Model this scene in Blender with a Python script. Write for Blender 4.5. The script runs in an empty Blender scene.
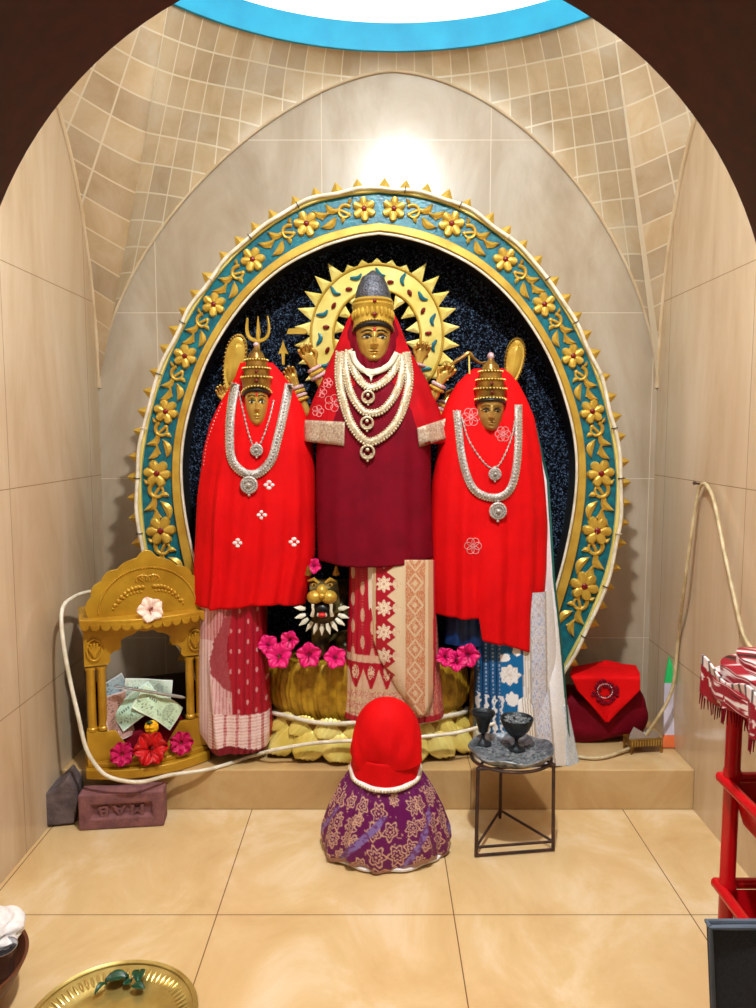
import bpy, bmesh, math, random
from math import sin, cos, pi, radians, sqrt, atan, exp
from mathutils import Vector, Matrix, noise
from mathutils.bvhtree import BVHTree
random.seed(7)
scene = bpy.context.scene
COL = scene.collection

# ---------------------------------------------------------------- camera, world, light
F, CX, CY, H = 760.0, 378.0, 504.0, 1.217
TH = atan(72 / 760)
ct, st = cos(TH), sin(TH)
cam = bpy.data.cameras.new('camera')
cam.sensor_fit = 'VERTICAL'; cam.sensor_height = 36; cam.lens = F * 36 / 1008
cam.clip_start = 0.02
camo = bpy.data.objects.new('camera', cam); COL.objects.link(camo)
camo.location = (0, 0, H); camo.rotation_euler = (pi / 2 - TH, 0, 0)
scene.camera = camo

w = bpy.data.worlds.new('world'); scene.world = w; w.use_nodes = True
w.node_tree.nodes['Background'].inputs[0].default_value = (0.75, 0.85, 1.0, 1)
w.node_tree.nodes['Background'].inputs[1].default_value = 0.06

def lamp(name, loc, power, size, col):
    l = bpy.data.lights.new(name, 'POINT'); l.energy = power; l.shadow_soft_size = size; l.color = col
    o = bpy.data.objects.new(name, l); COL.objects.link(o); o.location = loc
    return o
def disk(name, loc, power, size, col):
    l = bpy.data.lights.new(name, 'AREA'); l.shape = 'DISK'; l.size = size; l.energy = power; l.color = col
    o = bpy.data.objects.new(name, l); COL.objects.link(o); o.location = loc      # faces straight down
    return o
disk('dome_downlight', (0.13, 1.05, 2.72), 47, 0.11, (1.0, 0.985, 0.965))
vs = scene.view_settings
vs.view_transform = 'Standard'; vs.look = 'None'; vs.gamma = 1; vs.use_curve_mapping = False
vs.exposure = 0.44

# ---------------------------------------------------------------- pixel to place helpers
def ray(px, py):
    u = (px - CX) / F; v = -(py - CY) / F
    return Vector((u, ct + v * st, v * ct - st))
def PY(px, py, Y):
    d = ray(px, py); t = Y / d.y
    return Vector((d.x * t, Y, H + d.z * t))
def PZ(px, py, z):
    d = ray(px, py); t = (z - H) / d.z
    return Vector((d.x * t, d.y * t, z))
def PX(px, py, X):
    d = ray(px, py); t = X / d.x
    return Vector((X, d.y * t, H + d.z * t))
def lin(c):
    return tuple(((x / 255) / 12.92 if x / 255 <= .04045 else ((x / 255 + .055) / 1.055) ** 2.4) for x in c)
def mixc(a, b, t):
    t = max(0, min(1, t)); return tuple(x + (y - x) * t for x, y in zip(a, b))
def smooth(a, b, x):
    t = max(0, min(1, (x - a) / (b - a))); return t * t * (3 - 2 * t)

def crom(pts, n):
    """Catmull-Rom through pts (tuples), n samples evenly by arc length"""
    P = [Vector(p) for p in pts]; out = []
    for i in range(len(P) - 1):
        p0 = P[i - 1] if i else P[0] * 2 - P[1]
        p1, p2 = P[i], P[i + 1]
        p3 = P[i + 2] if i + 2 < len(P) else P[-1] * 2 - P[-2]
        for k in range(16):
            t = k / 16
            out.append(.5 * ((2 * p1) + (p2 - p0) * t + (2 * p0 - 5 * p1 + 4 * p2 - p3) * t * t + (3 * p1 - p0 - 3 * p2 + p3) * t ** 3))
    out.append(P[-1])
    L = [0]
    for a, b in zip(out, out[1:]): L.append(L[-1] + (b - a).length)
    res = []; j = 0
    for i in range(n):
        s = L[-1] * i / (n - 1)
        while j < len(L) - 2 and L[j + 1] < s: j += 1
        t = (s - L[j]) / max(1e-9, L[j + 1] - L[j])
        res.append(out[j].lerp(out[j + 1], t))
    return res
def interp(rows, x):
    """rows: tuples sorted by first value; linear/smooth interpolation of the rest"""
    if x <= rows[0][0]: return rows[0][1:]
    for a, b in zip(rows, rows[1:]):
        if x <= b[0]:
            t = (x - a[0]) / (b[0] - a[0])
            return tuple(p + (q - p) * t for p, q in zip(a[1:], b[1:]))
    return rows[-1][1:]

# ---------------------------------------------------------------- materials
def nodes(name):
    m = bpy.data.materials.new(name); m.use_nodes = True
    nt = m.node_tree; b = nt.nodes['Principled BSDF']
    return m, nt, b
def bump_in(nt, b, scale, strength, coord='Object', detail=4, dist=0.004):
    tc = nt.nodes.new('ShaderNodeTexCoord'); n = nt.nodes.new('ShaderNodeTexNoise')
    n.inputs['Scale'].default_value = scale; n.inputs['Detail'].default_value = detail
    bp = nt.nodes.new('ShaderNodeBump'); bp.inputs['Strength'].default_value = strength; bp.inputs['Distance'].default_value = dist
    nt.links.new(tc.outputs[coord], n.inputs['Vector']); nt.links.new(n.outputs['Fac'], bp.inputs['Height'])
    nt.links.new(bp.outputs['Normal'], b.inputs['Normal'])
def mat(name, c, rough=.5, metal=0., c2=None, vs=8., bump=0., bs=60., sheen=0., attr=False, spec=.5, coat=0.):
    m, nt, b = nodes(name)
    b.inputs['Roughness'].default_value = rough; b.inputs['Metallic'].default_value = metal
    b.inputs['Specular IOR Level'].default_value = spec
    if coat: b.inputs['Coat Weight'].default_value = coat; b.inputs['Coat Roughness'].default_value = .15
    if sheen:
        b.inputs['Sheen Weight'].default_value = sheen; b.inputs['Sheen Roughness'].default_value = .4
        b.inputs['Sheen Tint'].default_value = (*lin(c), 1)
    if attr:
        a = nt.nodes.new('ShaderNodeAttribute'); a.attribute_name = 'pattern'
        nt.links.new(a.outputs['Color'], b.inputs['Base Color'])
    else:
        tc = nt.nodes.new('ShaderNodeTexCoord'); n = nt.nodes.new('ShaderNodeTexNoise'); r = nt.nodes.new('ShaderNodeValToRGB')
        n.inputs['Scale'].default_value = vs; n.inputs['Detail'].default_value = 6
        c2 = c2 or tuple(x * .86 for x in c)
        r.color_ramp.elements[0].position = .35; r.color_ramp.elements[1].position = .65
        r.color_ramp.elements[0].color = (*lin(c2), 1); r.color_ramp.elements[1].color = (*lin(c), 1)
        nt.links.new(tc.outputs['Object'], n.inputs['Vector']); nt.links.new(n.outputs['Fac'], r.inputs['Fac'])
        nt.links.new(r.outputs['Color'], b.inputs['Base Color'])
    if bump: bump_in(nt, b, bs, bump)
    return m

def tile_mat(name, c1, c2, c3, axes, size, off, mortar, mcol, rough, streak=(2.2, 2.2, .7), uv=False, vary=.0, bump=.1, pos=(.3, .72)):
    """polished stone tiles: cloudy stone between two tones with pale patches, thin joints"""
    m, nt, b = nodes(name); L = nt.links.new
    tc = nt.nodes.new('ShaderNodeTexCoord')
    sep = nt.nodes.new('ShaderNodeSeparateXYZ'); L(tc.outputs['UV' if uv else 'Object'], sep.inputs[0])
    cmb = nt.nodes.new('ShaderNodeCombineXYZ')
    L(sep.outputs[axes[0]], cmb.inputs[0]); L(sep.outputs[axes[1]], cmb.inputs[1])
    mp = nt.nodes.new('ShaderNodeMapping'); mp.inputs['Location'].default_value = (-off[0], -off[1], 0)
    L(cmb.outputs[0], mp.inputs[0])
    br = nt.nodes.new('ShaderNodeTexBrick'); br.offset = 0; br.squash = 1
    br.inputs['Scale'].default_value = 1; br.inputs['Brick Width'].default_value = size[0]; br.inputs['Row Height'].default_value = size[1]
    br.inputs['Mortar Size'].default_value = mortar; br.inputs['Mortar Smooth'].default_value = .2; br.inputs['Bias'].default_value = 0
    br.inputs['Color1'].default_value = (1, 1, 1, 1); br.inputs['Color2'].default_value = (1 - vary, 1 - vary, 1 - vary * .8, 1); br.inputs['Mortar'].default_value = (1, 1, 1, 1)
    L(mp.outputs[0], br.inputs['Vector'])
    mp2 = nt.nodes.new('ShaderNodeMapping'); mp2.inputs['Scale'].default_value = streak; L(tc.outputs['Object'], mp2.inputs[0])
    n1 = nt.nodes.new('ShaderNodeTexNoise'); n1.inputs['Scale'].default_value = 1.6; n1.inputs['Detail'].default_value = 8; n1.inputs['Roughness'].default_value = .62; n1.inputs['Distortion'].default_value = .6
    L(mp2.outputs[0], n1.inputs['Vector'])
    r = nt.nodes.new('ShaderNodeValToRGB'); e = r.color_ramp.elements
    e[0].position = pos[0]; e[0].color = (*lin(c1), 1); e[1].position = pos[1]; e[1].color = (*lin(c3), 1)
    k = e.new((pos[0] + pos[1]) / 2); k.color = (*lin(c2), 1)
    L(n1.outputs['Fac'], r.inputs['Fac'])
    mu = nt.nodes.new('ShaderNodeMix'); mu.data_type = 'RGBA'; mu.blend_type = 'MULTIPLY'; mu.inputs[0].default_value = 1
    L(r.outputs['Color'], mu.inputs[6]); L(br.outputs['Color'], mu.inputs[7])
    mx = nt.nodes.new('ShaderNodeMix'); mx.data_type = 'RGBA'
    L(br.outputs['Fac'], mx.inputs[0]); L(mu.outputs[2], mx.inputs[6]); mx.inputs[7].default_value = (*lin(mcol), 1)
    L(mx.outputs[2], b.inputs['Base Color'])
    b.inputs['Roughness'].default_value = rough
    n2 = nt.nodes.new('ShaderNodeTexNoise'); n2.inputs['Scale'].default_value = 5; n2.inputs['Detail'].default_value = 2
    L(tc.outputs['Object'], n2.inputs['Vector'])
    bp = nt.nodes.new('ShaderNodeBump'); bp.inputs['Strength'].default_value = bump; bp.inputs['Distance'].default_value = .01
    L(n2.outputs['Fac'], bp.inputs['Height']); L(bp.outputs['Normal'], b.inputs['Normal'])
    return m

M = {}
M['gold'] = mat('gold_paint', (208, 174, 72), .36, .35, (180, 140, 44), 14, .12, 90)
M['pale_lit_gold'] = mat('pale_lit_gold_paint', (238, 224, 136), .3, .2, (218, 196, 92), 12, .1, 70)  # gold as brightly lit: the light is put into a paler colour
M['gold_dark'] = mat('aged_brass_gold', (160, 118, 44), .3, .5, (108, 74, 24), 22, .12, 80)
M['shrine_gold'] = mat('shrine_gold_lacquer', (204, 158, 44), .36, .3, (172, 126, 26), 10, .15, 90)
M['teal'] = mat('teal_enamel', (2, 116, 128), .32, .05, (0, 84, 104), 40, .25, 120)
M['ringside'] = mat('black_niche_side', (16, 14, 14), .7)
M['red_gem'] = mat('garnet_paint', (120, 14, 18), .2)
M['black'] = mat('black_lacquer', (14, 12, 12), .35)
M['red'] = mat('bright_red_cloth', (222, 4, 10), .75, 0, (206, 2, 8), 9, .25, 260, 0, spec=.15)
M['shawl'] = mat('red_gauze_shawl', (186, 4, 20), .75, 0, (164, 3, 16), 14, .3, 300, 0, spec=.15)
M['maroon'] = mat('maroon_cloth', (124, 2, 28), .75, 0, (108, 2, 24), 14, .3, 280, 0, spec=.15)
M['silver_lace'] = mat('silver_lace', (206, 190, 165), .45, .3, (160, 130, 110), 160, .5, 300)
M['necklace'] = mat('pale_metal_beads', (222, 208, 178), .38, .3, (168, 148, 116), 200, .3, 300)
M['necklace_silver'] = mat('oxidised_silver', (214, 208, 200), .42, .3, (130, 120, 114), 260, .4, 300)
M['white_enamel'] = mat('white_collar_enamel', (235, 230, 205), .35)
M['pattern'] = mat('woven_silk', (200, 30, 40), .42, .12, attr=True, bump=.25, bs=240)
M['paper'] = mat('printed_paper', (200, 220, 200), .7, 0, attr=True)
M['white_rope'] = mat('white_light_tube', (232, 226, 208), .35, 0, (205, 196, 170), 30)
M['hose'] = mat('beige_hose', (205, 188, 148), .4, 0, (170, 150, 108), 30)
M['pink'] = mat('hibiscus_pink', (228, 10, 112), .5, 0, (190, 4, 90), 60)
M['magenta'] = mat('hibiscus_magenta', (205, 8, 90), .5, 0, (160, 4, 70), 60)
M['hib_red'] = mat('hibiscus_red', (215, 8, 14), .5, 0, (170, 2, 8), 60)
M['hib_white'] = mat('hibiscus_cream', (250, 225, 205), .5, 0, (240, 190, 180), 60)
M['marigold'] = mat('marigold_yellow', (250, 200, 10), .55, 0, (240, 165, 0), 60)
M['stamen'] = mat('stamen', (120, 20, 60), .5)
M['stamen_red'] = mat('stamen_dark_red', (130, 4, 12), .5)
M['leaf'] = mat('dark_leaf', (16, 84, 50), .4, 0, (8, 56, 34), 40)
M['iron'] = mat('black_iron', (58, 44, 42), .5, .4, (84, 58, 48), 40, .4, 120)
M['lamp_iron'] = mat('sooty_lamp', (28, 34, 38), .4, .6, (52, 60, 64), 60, .5, 160)
M['ash'] = mat('burnt_ash', (130, 138, 142), .9, 0, (60, 66, 70), 120, .6, 200)
M['tin'] = mat('sooty_tin', (160, 166, 172), .4, .5, (80, 86, 92), 50, .5, 120)
M['brick'] = mat('fired_brick', (140, 92, 92), .9, 0, (112, 70, 74), 30, .6, 120)
M['stone'] = mat('grey_stone', (112, 98, 98), .9, 0, (80, 68, 70), 22, .8, 80)
M['brass'] = mat('beaten_brass', (208, 184, 110), .3, .65, (176, 148, 78), 16, .06, 60)
M['steel'] = mat('steel', (200, 200, 205), .2, .95)
M['brown'] = mat('brown_bowl', (112, 62, 34), .5, 0, (84, 42, 22), 20)
M['wool'] = mat('white_cotton', (240, 238, 236), .95, 0, (222, 216, 214), 40, .5, 80)
M['redplastic'] = mat('red_plastic', (196, 10, 22), .28, 0, (186, 6, 16), 10)
M['denim'] = mat('charcoal_fabric', (40, 46, 58), .9, 0, (30, 34, 44), 200, .5, 400)
M['dark_wood'] = mat('dark_wood', (52, 34, 16), .6, 0, (34, 22, 12), 20)
M['grey_panel'] = mat('grey_panel', (170, 165, 155), .6)
M['navy_board'] = None

def glitter():
    m, nt, b = nodes('glitter_navy_board'); L = nt.links.new
    tc = nt.nodes.new('ShaderNodeTexCoord'); v = nt.nodes.new('ShaderNodeTexVoronoi'); v.inputs['Scale'].default_value = 270
    L(tc.outputs['Object'], v.inputs['Vector'])
    r = nt.nodes.new('ShaderNodeValToRGB'); e = r.color_ramp.elements
    e[0].position = .72; e[0].color = (*lin((6, 12, 26)), 1); e[1].position = .95; e[1].color = (*lin((120, 150, 190)), 1)
    sp = nt.nodes.new('ShaderNodeSeparateColor'); L(v.outputs['Color'], sp.inputs[0]); L(sp.outputs[0], r.inputs[0]); L(r.outputs[0], b.inputs['Base Color'])
    b.inputs['Metallic'].default_value = .6; b.inputs['Roughness'].default_value = .32
    n = nt.nodes.new('ShaderNodeTexNoise'); n.inputs['Scale'].default_value = 160; n.inputs['Detail'].default_value = 3; L(tc.outputs['Object'], n.inputs['Vector'])
    bp = nt.nodes.new('ShaderNodeBump'); bp.inputs['Strength'].default_value = 1; bp.inputs['Distance'].default_value = .02
    L(n.outputs['Fac'], bp.inputs['Height']); L(bp.outputs['Normal'], b.inputs['Normal'])
    return m
M['navy_board'] = glitter()

# ---------------------------------------------------------------- mesh builder
def wloc(o):
    v = Vector((0, 0, 0))
    while o: v += o.location; o = o.parent
    return v
class MB:
    def __init__(s): s.v = []; s.f = []; s.c = []; s.uv = None
    def add(s, vs, fs, cols=None):
        k = len(s.v); s.v += [Vector(p) for p in vs]; s.f += [tuple(i + k for i in f) for f in fs]
        if cols: s.c += cols
        return s
    def box(s, c, d, M4=None):
        x, y, z = [a / 2 for a in d]; vs = [Vector((sx * x, sy * y, sz * z)) + Vector(c) for sx in (-1, 1) for sy in (-1, 1) for sz in (-1, 1)]
        if M4: vs = [M4 @ p for p in vs]
        return s.add(vs, [(0, 1, 3, 2), (4, 6, 7, 5), (0, 4, 5, 1), (2, 3, 7, 6), (0, 2, 6, 4), (1, 5, 7, 3)])
    def tube(s, pts, r, n=10, closed=False, flat=1.0, up=None):
        pts = [Vector(p) for p in pts]; m = len(pts); R = r if isinstance(r, (list, tuple)) else [r] * m
        vs = []; fs = []; prev = None
        for i, p in enumerate(pts):
            a = pts[(i - 1) % m] if (closed or i) else p; b = pts[(i + 1) % m] if (closed or i < m - 1) else p
            t = (b - a).normalized() if (b - a).length > 1e-9 else Vector((0, 0, 1))
            if up is not None: x = Vector(up).cross(t)
            elif prev is None: x = t.orthogonal()
            else: x = prev - t * prev.dot(t)
            x = x.normalized() if x.length > 1e-6 else t.orthogonal().normalized()
            prev = x; y = t.cross(x)
            for k in range(n):
                q = 2 * pi * k / n; vs.append(p + x * cos(q) * R[i] + y * sin(q) * R[i] * flat)
        for i in range(m if closed else m - 1):
            j = (i + 1) % m
            for k in range(n): fs.append((i * n + k, i * n + (k + 1) % n, j * n + (k + 1) % n, j * n + k))
        if not closed: fs.append(tuple(range(n - 1, -1, -1))); fs.append(tuple((m - 1) * n + k for k in range(n)))
        return s.add(vs, fs)
    def lathe(s, prof, c=(0, 0, 0), n=32, sx=1., sy=1., fn=None, M4=None, cap=True):
        vs = []; fs = []; m = len(prof)
        for i, (r, z) in enumerate(prof):
            for k in range(n):
                a = 2 * pi * k / n; q = Vector((r * cos(a) * sx, r * sin(a) * sy, z))
                if fn: q = fn(q, a, i / (m - 1))
                q = (M4 @ q) if M4 else q + Vector(c)
                vs.append(q)
        for i in range(m - 1):
            for k in range(n): fs.append((i * n + k, i * n + (k + 1) % n, (i + 1) * n + (k + 1) % n, (i + 1) * n + k))
        if cap and prof[0][0] > 1e-5: fs.append(tuple(range(n - 1, -1, -1)))
        if cap and prof[-1][0] > 1e-5: fs.append(tuple((m - 1) * n + k for k in range(n)))
        return s.add(vs, fs)
    def ball(s, c, r, n=12, m=8, M4=None):
        r = (r, r, r) if not isinstance(r, (tuple, list)) else r
        vs = [];
        for i in range(m + 1):
            t = -pi / 2 + pi * i / m
            for k in range(n):
                a = 2 * pi * k / n; q = Vector((r[0] * cos(t) * cos(a), r[1] * cos(t) * sin(a), r[2] * sin(t)))
                vs.append((M4 @ q if M4 else q) + Vector(c))
        fs = [(i * n + k, i * n + (k + 1) % n, (i + 1) * n + (k + 1) % n, (i + 1) * n + k) for i in range(m) for k in range(n)]
        return s.add(vs, fs)
    def prism(s, outline, M4, depth, inset=0.):
        """outline (x,z) extruded along local +y by depth; inset rounds the front rim"""
        n = len(outline); cx = sum(p[0] for p in outline) / n; cz = sum(p[1] for p in outline) / n
        def ring(y, k): return [M4 @ Vector((cx + (x - cx) * k, y, cz + (z - cz) * k)) for x, z in outline]
        if inset: rings = [ring(0, 1 - inset), ring(depth * .35, 1), ring(depth, 1)]
        else: rings = [ring(0, 1), ring(depth, 1)]
        vs = [p for r in rings for p in r]; fs = []
        for i in range(len(rings) - 1):
            for k in range(n): fs.append((i * n + k, i * n + (k + 1) % n, (i + 1) * n + (k + 1) % n, (i + 1) * n + k))
        fs.append(tuple(range(n - 1, -1, -1))); fs.append(tuple((len(rings) - 1) * n + k for k in range(n)))
        return s.add(vs, fs)
    def grid(s, fn, nu, nv, cfn=None, thick=None):
        vs = []; cs = []
        for j in range(nv + 1):
            for i in range(nu + 1):
                u, v = i / nu, j / nv; vs.append(Vector(fn(u, v)))
                if cfn: cs.append(cfn(u, v))
        fs = [(j * (nu + 1) + i, j * (nu + 1) + i + 1, (j + 1) * (nu + 1) + i + 1, (j + 1) * (nu + 1) + i) for j in range(nv) for i in range(nu)]
        return s.add(vs, fs, cs if cfn else None)
    def bvh(s): return BVHTree.FromPolygons([tuple(p) for p in s.v], s.f)
    def build(s, name, mt, parent=None, smooth=True, ang=40, solid=0, bevel=0, sub=0, origin=None, recalc=True):
        off = wloc(parent) if parent else Vector((0, 0, 0))
        if parent is None and origin is None and s.v:
            lo = [min(p[i] for p in s.v) for i in range(3)]; hi = [max(p[i] for p in s.v) for i in range(3)]
            off = Vector(((lo[0] + hi[0]) / 2, (lo[1] + hi[1]) / 2, lo[2]))
        if origin is not None: off = Vector(origin)
        me = bpy.data.meshes.new(name); me.from_pydata([tuple(p - off) for p in s.v], [], s.f)
        if s.c:
            a = me.color_attributes.new('pattern', 'FLOAT_COLOR', 'POINT')
            for i, c in enumerate(s.c): a.data[i].color = (c[0], c[1], c[2], 1)
        if s.uv:
            ul = me.uv_layers.new(name='UVMap')
            for lp in me.loops: ul.data[lp.index].uv = s.uv[lp.vertex_index]
        if recalc:
            bm = bmesh.new(); bm.from_mesh(me)
            if not s.c and not s.uv: bmesh.ops.remove_doubles(bm, verts=bm.verts, dist=1e-6)
            bmesh.ops.recalc_face_normals(bm, faces=bm.faces); bm.to_mesh(me); bm.free()
        if smooth: me.shade_smooth(); me.set_sharp_from_angle(angle=radians(ang))
        me.materials.append(mt)
        o = bpy.data.objects.new(name, me); COL.objects.link(o)
        if parent: o.parent = parent
        else: o.location = off
        if solid:
            md = o.modifiers.new('thickness', 'SOLIDIFY'); md.thickness = solid; md.offset = 0
        if bevel:
            md = o.modifiers.new('soft_edges', 'BEVEL'); md.width = bevel; md.segments = 2; md.limit_method = 'ANGLE'; md.angle_limit = radians(50)
        if sub:
            md = o.modifiers.new('smooth', 'SUBSURF'); md.levels = sub; md.render_levels = sub
        return o

def tag(o, label, cat, group=None):
    o['label'] = label; o['category'] = cat
    if group: o['group'] = group
    return o
def thing(name, label, cat, loc, group=None, rz=0):
    o = bpy.data.objects.new(name, None); COL.objects.link(o); o.location = loc; o.rotation_euler = (0, 0, rz)
    o.empty_display_size = .05
    return tag(o, label, cat, group)
def struct(o):
    o['kind'] = 'structure'; return o
def copy_tree(o, parent=None):
    c = o.copy(); COL.objects.link(c)
    if parent: c.parent = parent
    for ch in list(o.children): copy_tree(ch, c)
    return c
def aim(loc, right, normal):
    """matrix whose local x = right, local -y faces along normal, z = up"""
    n = -Vector(normal).normalized(); x = (Vector(right) - n * Vector(right).dot(n)).normalized(); z = x.cross(n)
    m = Matrix((x, n, z)).transposed().to_4x4(); m.translation = Vector(loc); return m
def hit(trees, px, py, off=.0):
    d = ray(px, py).normalized(); best = None
    for t in trees:
        r = t.ray_cast(Vector((0, 0, H)), d)
        if r[0] is not None and (best is None or r[3] < best[1]): best = (r[0], r[3], r[1])
    if best is None: return None
    return best[0] - d * off
def skin(name, chains, mt, parent, sub=2):
    """chains: list of lists of (point, radius); the first point of a later chain may be an index tuple ('i',k) of an earlier vertex"""
    vs = []; es = []; rs = []
    for ch in chains:
        prev = None
        for p, r in ch:
            if isinstance(p, int): idx = p
            else: vs.append(tuple(p)); rs.append(r); idx = len(vs) - 1
            if prev is not None: es.append((prev, idx))
            prev = idx
    off = wloc(parent) if parent else Vector((0, 0, 0))
    me = bpy.data.meshes.new(name); me.from_pydata([tuple(Vector(p) - off) for p in vs], es, [])
    o = bpy.data.objects.new(name, me); COL.objects.link(o)
    md = o.modifiers.new('s', 'SKIN'); o.modifiers.new('u', 'SUBSURF').levels = sub
    sv = me.skin_vertices[0].data if me.skin_vertices else me.attributes and None
    if not me.skin_vertices:
        bm = bmesh.new(); bm.from_mesh(me); bm.verts.layers.skin.verify(); bm.to_mesh(me); bm.free()
    for i, r in enumerate(rs):
        me.skin_vertices[0].data[i].radius = (r, r); me.skin_vertices[0].data[i].use_root = (i == 0)
    dg = bpy.context.evaluated_depsgraph_get(); dg.update()
    new = bpy.data.meshes.new_from_object(o.evaluated_get(dg))
    bpy.data.objects.remove(o); new.name = name
    new.materials.clear(); new.materials.append(mt); new.shade_smooth()
    o = bpy.data.objects.new(name, new); COL.objects.link(o)
    if parent: o.parent = parent
    return o

# ================================================================ THE ROOM
XL, XR, YB, YF = -1.02, 1.02, 2.80, 0.76
ZS, RISE, XA = 1.31, 1.16, 0.045
RC = Vector((0.06, 1.78, 2.52)); RR = .96
def arch_x(x):
    s = abs(x - XA) / ((XR - XA) if x > XA else (XA - XL)); return 1.38 + 1.10 * max(0, 1 - min(1, s) ** (1.8 if x > XA else 1.58)) ** .62
def arch_y(y):
    s = min(1, abs(y - 1.78) / 1.02); return 1.38 + 1.10 * sqrt(max(0, 1 - s ** 3))

M['floor'] = tile_mat('floor_tiles', (202, 166, 112), (216, 186, 136), (232, 214, 182), (0, 1), (.6, .6), (.192, .6177), .0016, (120, 92, 58), .22, (2.2, 1.6, 1), bump=.05)
M['wall_b'] = tile_mat('back_wall_tiles', (160, 140, 114), (182, 165, 142), (200, 188, 170), (0, 2), (.6, .6), (-.2, .446), .0014, (216, 202, 176), .22, (2.4, 1, .9), bump=.06)
M['wall_s'] = tile_mat('side_wall_tiles', (186, 160, 126), (206, 182, 150), (218, 200, 172), (1, 2), (.6, .62), (.3, 1.06), .0014, (150, 126, 92), .17, (1, 2.6, .6), bump=.08)
M['plat'] = tile_mat('platform_tiles', (178, 140, 90), (198, 164, 112), (214, 188, 144), (0, 2), (6, .3), (.3, -.15), .0015, (120, 96, 64), .25, (2.2, 2, 2), bump=.05)
M['ceil'] = tile_mat('ceiling_tiles', (196, 168, 126), (212, 188, 150), (222, 206, 178), (0, 1), (.094, .094), (0, 0), .003, (224, 212, 188), .4, (4, 4, 4), uv=True, vary=.24, bump=.3)
M['granite'] = mat('dark_granite', (58, 22, 14), .45, 0, (36, 13, 9), 60)
M['cyan'] = mat('cyan_paint', (26, 172, 212), .5, 0, (16, 156, 200), 10, .2, 40)
M['white'] = mat('white_glowing_dome', (245, 245, 242), .7)
_b = M['white'].node_tree.nodes['Principled BSDF']; _b.inputs['Emission Color'].default_value = (.96, .98, 1, 1); _b.inputs['Emission Strength'].default_value = 0.6  # glow added to keep the dome white and give soft fill
M['joint'] = mat('pale_edge_trim', (214, 192, 158), .4, 0, (196, 170, 132), 10)

b = MB(); b.grid(lambda u, v: (XL - .12 + (XR - XL + .24) * u, -.9 + (YB + 1.0) * v, 0), 4, 4); struct(b.build('floor', M['floor'], origin=(0, 0, 0), solid=0))
PFY, PTZ = 2.355, .134
b = MB(); b.box(((XL + XR) / 2, (PFY + YB) / 2, PTZ / 2), (XR - XL, YB - PFY, PTZ)); struct(b.build('platform', M['plat'], origin=(0, 0, 0), smooth=False, bevel=.004))

def arched_wall(name, fn, a0, a1, pt, thick, mt, n=80):
    """wall whose top follows fn; pt(a, z, d) -> point, d = depth outward"""
    bb = MB(); vs = []; fs = []
    for d in (0, thick):
        for i in range(n + 1):
            a = a0 + (a1 - a0) * i / n; vs += [pt(a, 0, d), pt(a, fn(a) + (.0 if d == 0 else .02), d)]
    k = (n + 1) * 2
    for i in range(n):
        fs.append((2 * i, 2 * i + 2, 2 * i + 3, 2 * i + 1)); fs.append((k + 2 * i + 1, k + 2 * i + 3, k + 2 * i + 2, k + 2 * i))
        fs.append((2 * i + 1, 2 * i + 3, k + 2 * i + 3, k + 2 * i + 1))
    fs.append((0, 1, k + 1, k)); fs.append((2 * n, k + 2 * n, k + 2 * n + 1, 2 * n + 1))
    bb.add(vs, fs); return struct(bb.build(name, mt, origin=(0, 0, 0), smooth=False))
arched_wall('wall_back', arch_x, XL, XR, lambda a, z, d: (a, YB + d, z), .1, M['wall_b'], 240)
arched_wall('wall_left', arch_y, YF, YB, lambda a, z, d: (XL - d, a, z), .1, M['wall_s'], 240)
arched_wall('wall_right', arch_y, YF, YB, lambda a, z, d: (XR + d, a, z), .1, M['wall_s'], 240)

# thin raised edge strips along the wall arches
pts = [(XL + (XR - XL) * i / 100, YB - .004, arch_x(XL + (XR - XL) * i / 100) - .003) for i in range(101)]
b = MB(); b.tube(pts, .0055, 8); struct(b.build('trim_1', M['joint'], origin=(0, 0, 0)))
for k, X in ((2, XL + .004), (3, XR - .004)):
    pts = [(X, YF + (YB - YF) * i / 100, arch_y(YF + (YB - YF) * i / 100) - .003) for i in range(101)]
    b = MB(); b.tube(pts, .0075, 8); struct(b.build('trim_%d' % k, M['joint'], origin=(0, 0, 0)))

# tiled vault between the wall arches and the round opening
corner = sorted(math.atan2(cy_ - 1.78, cx_ - RC.x) % (2 * pi) for cx_ in (XL, XR) for cy_ in (YF, YB))
AZ = sorted(set([2 * pi * i / 240 for i in range(241)] + [c_ + e_ for c_ in corner for e_ in (-.02, -.012, -.006, -.002, 0, .002, .006, .012, .02)]))
b = MB(); NA, NV = len(AZ) - 1, 30; uvs = []
for j in range(NV + 1):
    t = j / NV
    for i in range(NA + 1):
        a = AZ[i]
        d = Vector((cos(a), sin(a)))
        ox, oy = RC.x, 1.78
        tx = ((XR - ox) / d.x) if d.x > 1e-9 else ((XL - ox) / d.x if d.x < -1e-9 else 1e9)
        ty = ((YB - oy) / d.y) if d.y > 1e-9 else ((YF - oy) / d.y if d.y < -1e-9 else 1e9)
        s = min(tx, ty); x, y = ox + d.x * s, oy + d.y * s
        z = arch_x(x) if ty < tx else arch_y(y)
        B = Vector((x, y, z)); T = RC + Vector((d.x, d.y, 0)) * RR
        sc2 = min(s, 1.16); C = Vector((ox + d.x * sc2 + (T.x - ox - d.x * sc2) * .10, oy + d.y * sc2 + (T.y - oy - d.y * sc2) * .10, z + (T.z - z) * .60))
        p = B * (1 - t) ** 2 + C * 2 * t * (1 - t) + T * t * t
        b.v.append(p)
        uvs.append((a * 1.5, (T - p).length))
b.f = [(j * (NA + 1) + i, j * (NA + 1) + i + 1, (j + 1) * (NA + 1) + i + 1, (j + 1) * (NA + 1) + i) for j in range(NV) for i in range(NA)]
b.uv = uvs
struct(b.build('ceiling', M['ceil'], origin=(0, 0, 0)))
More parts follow.
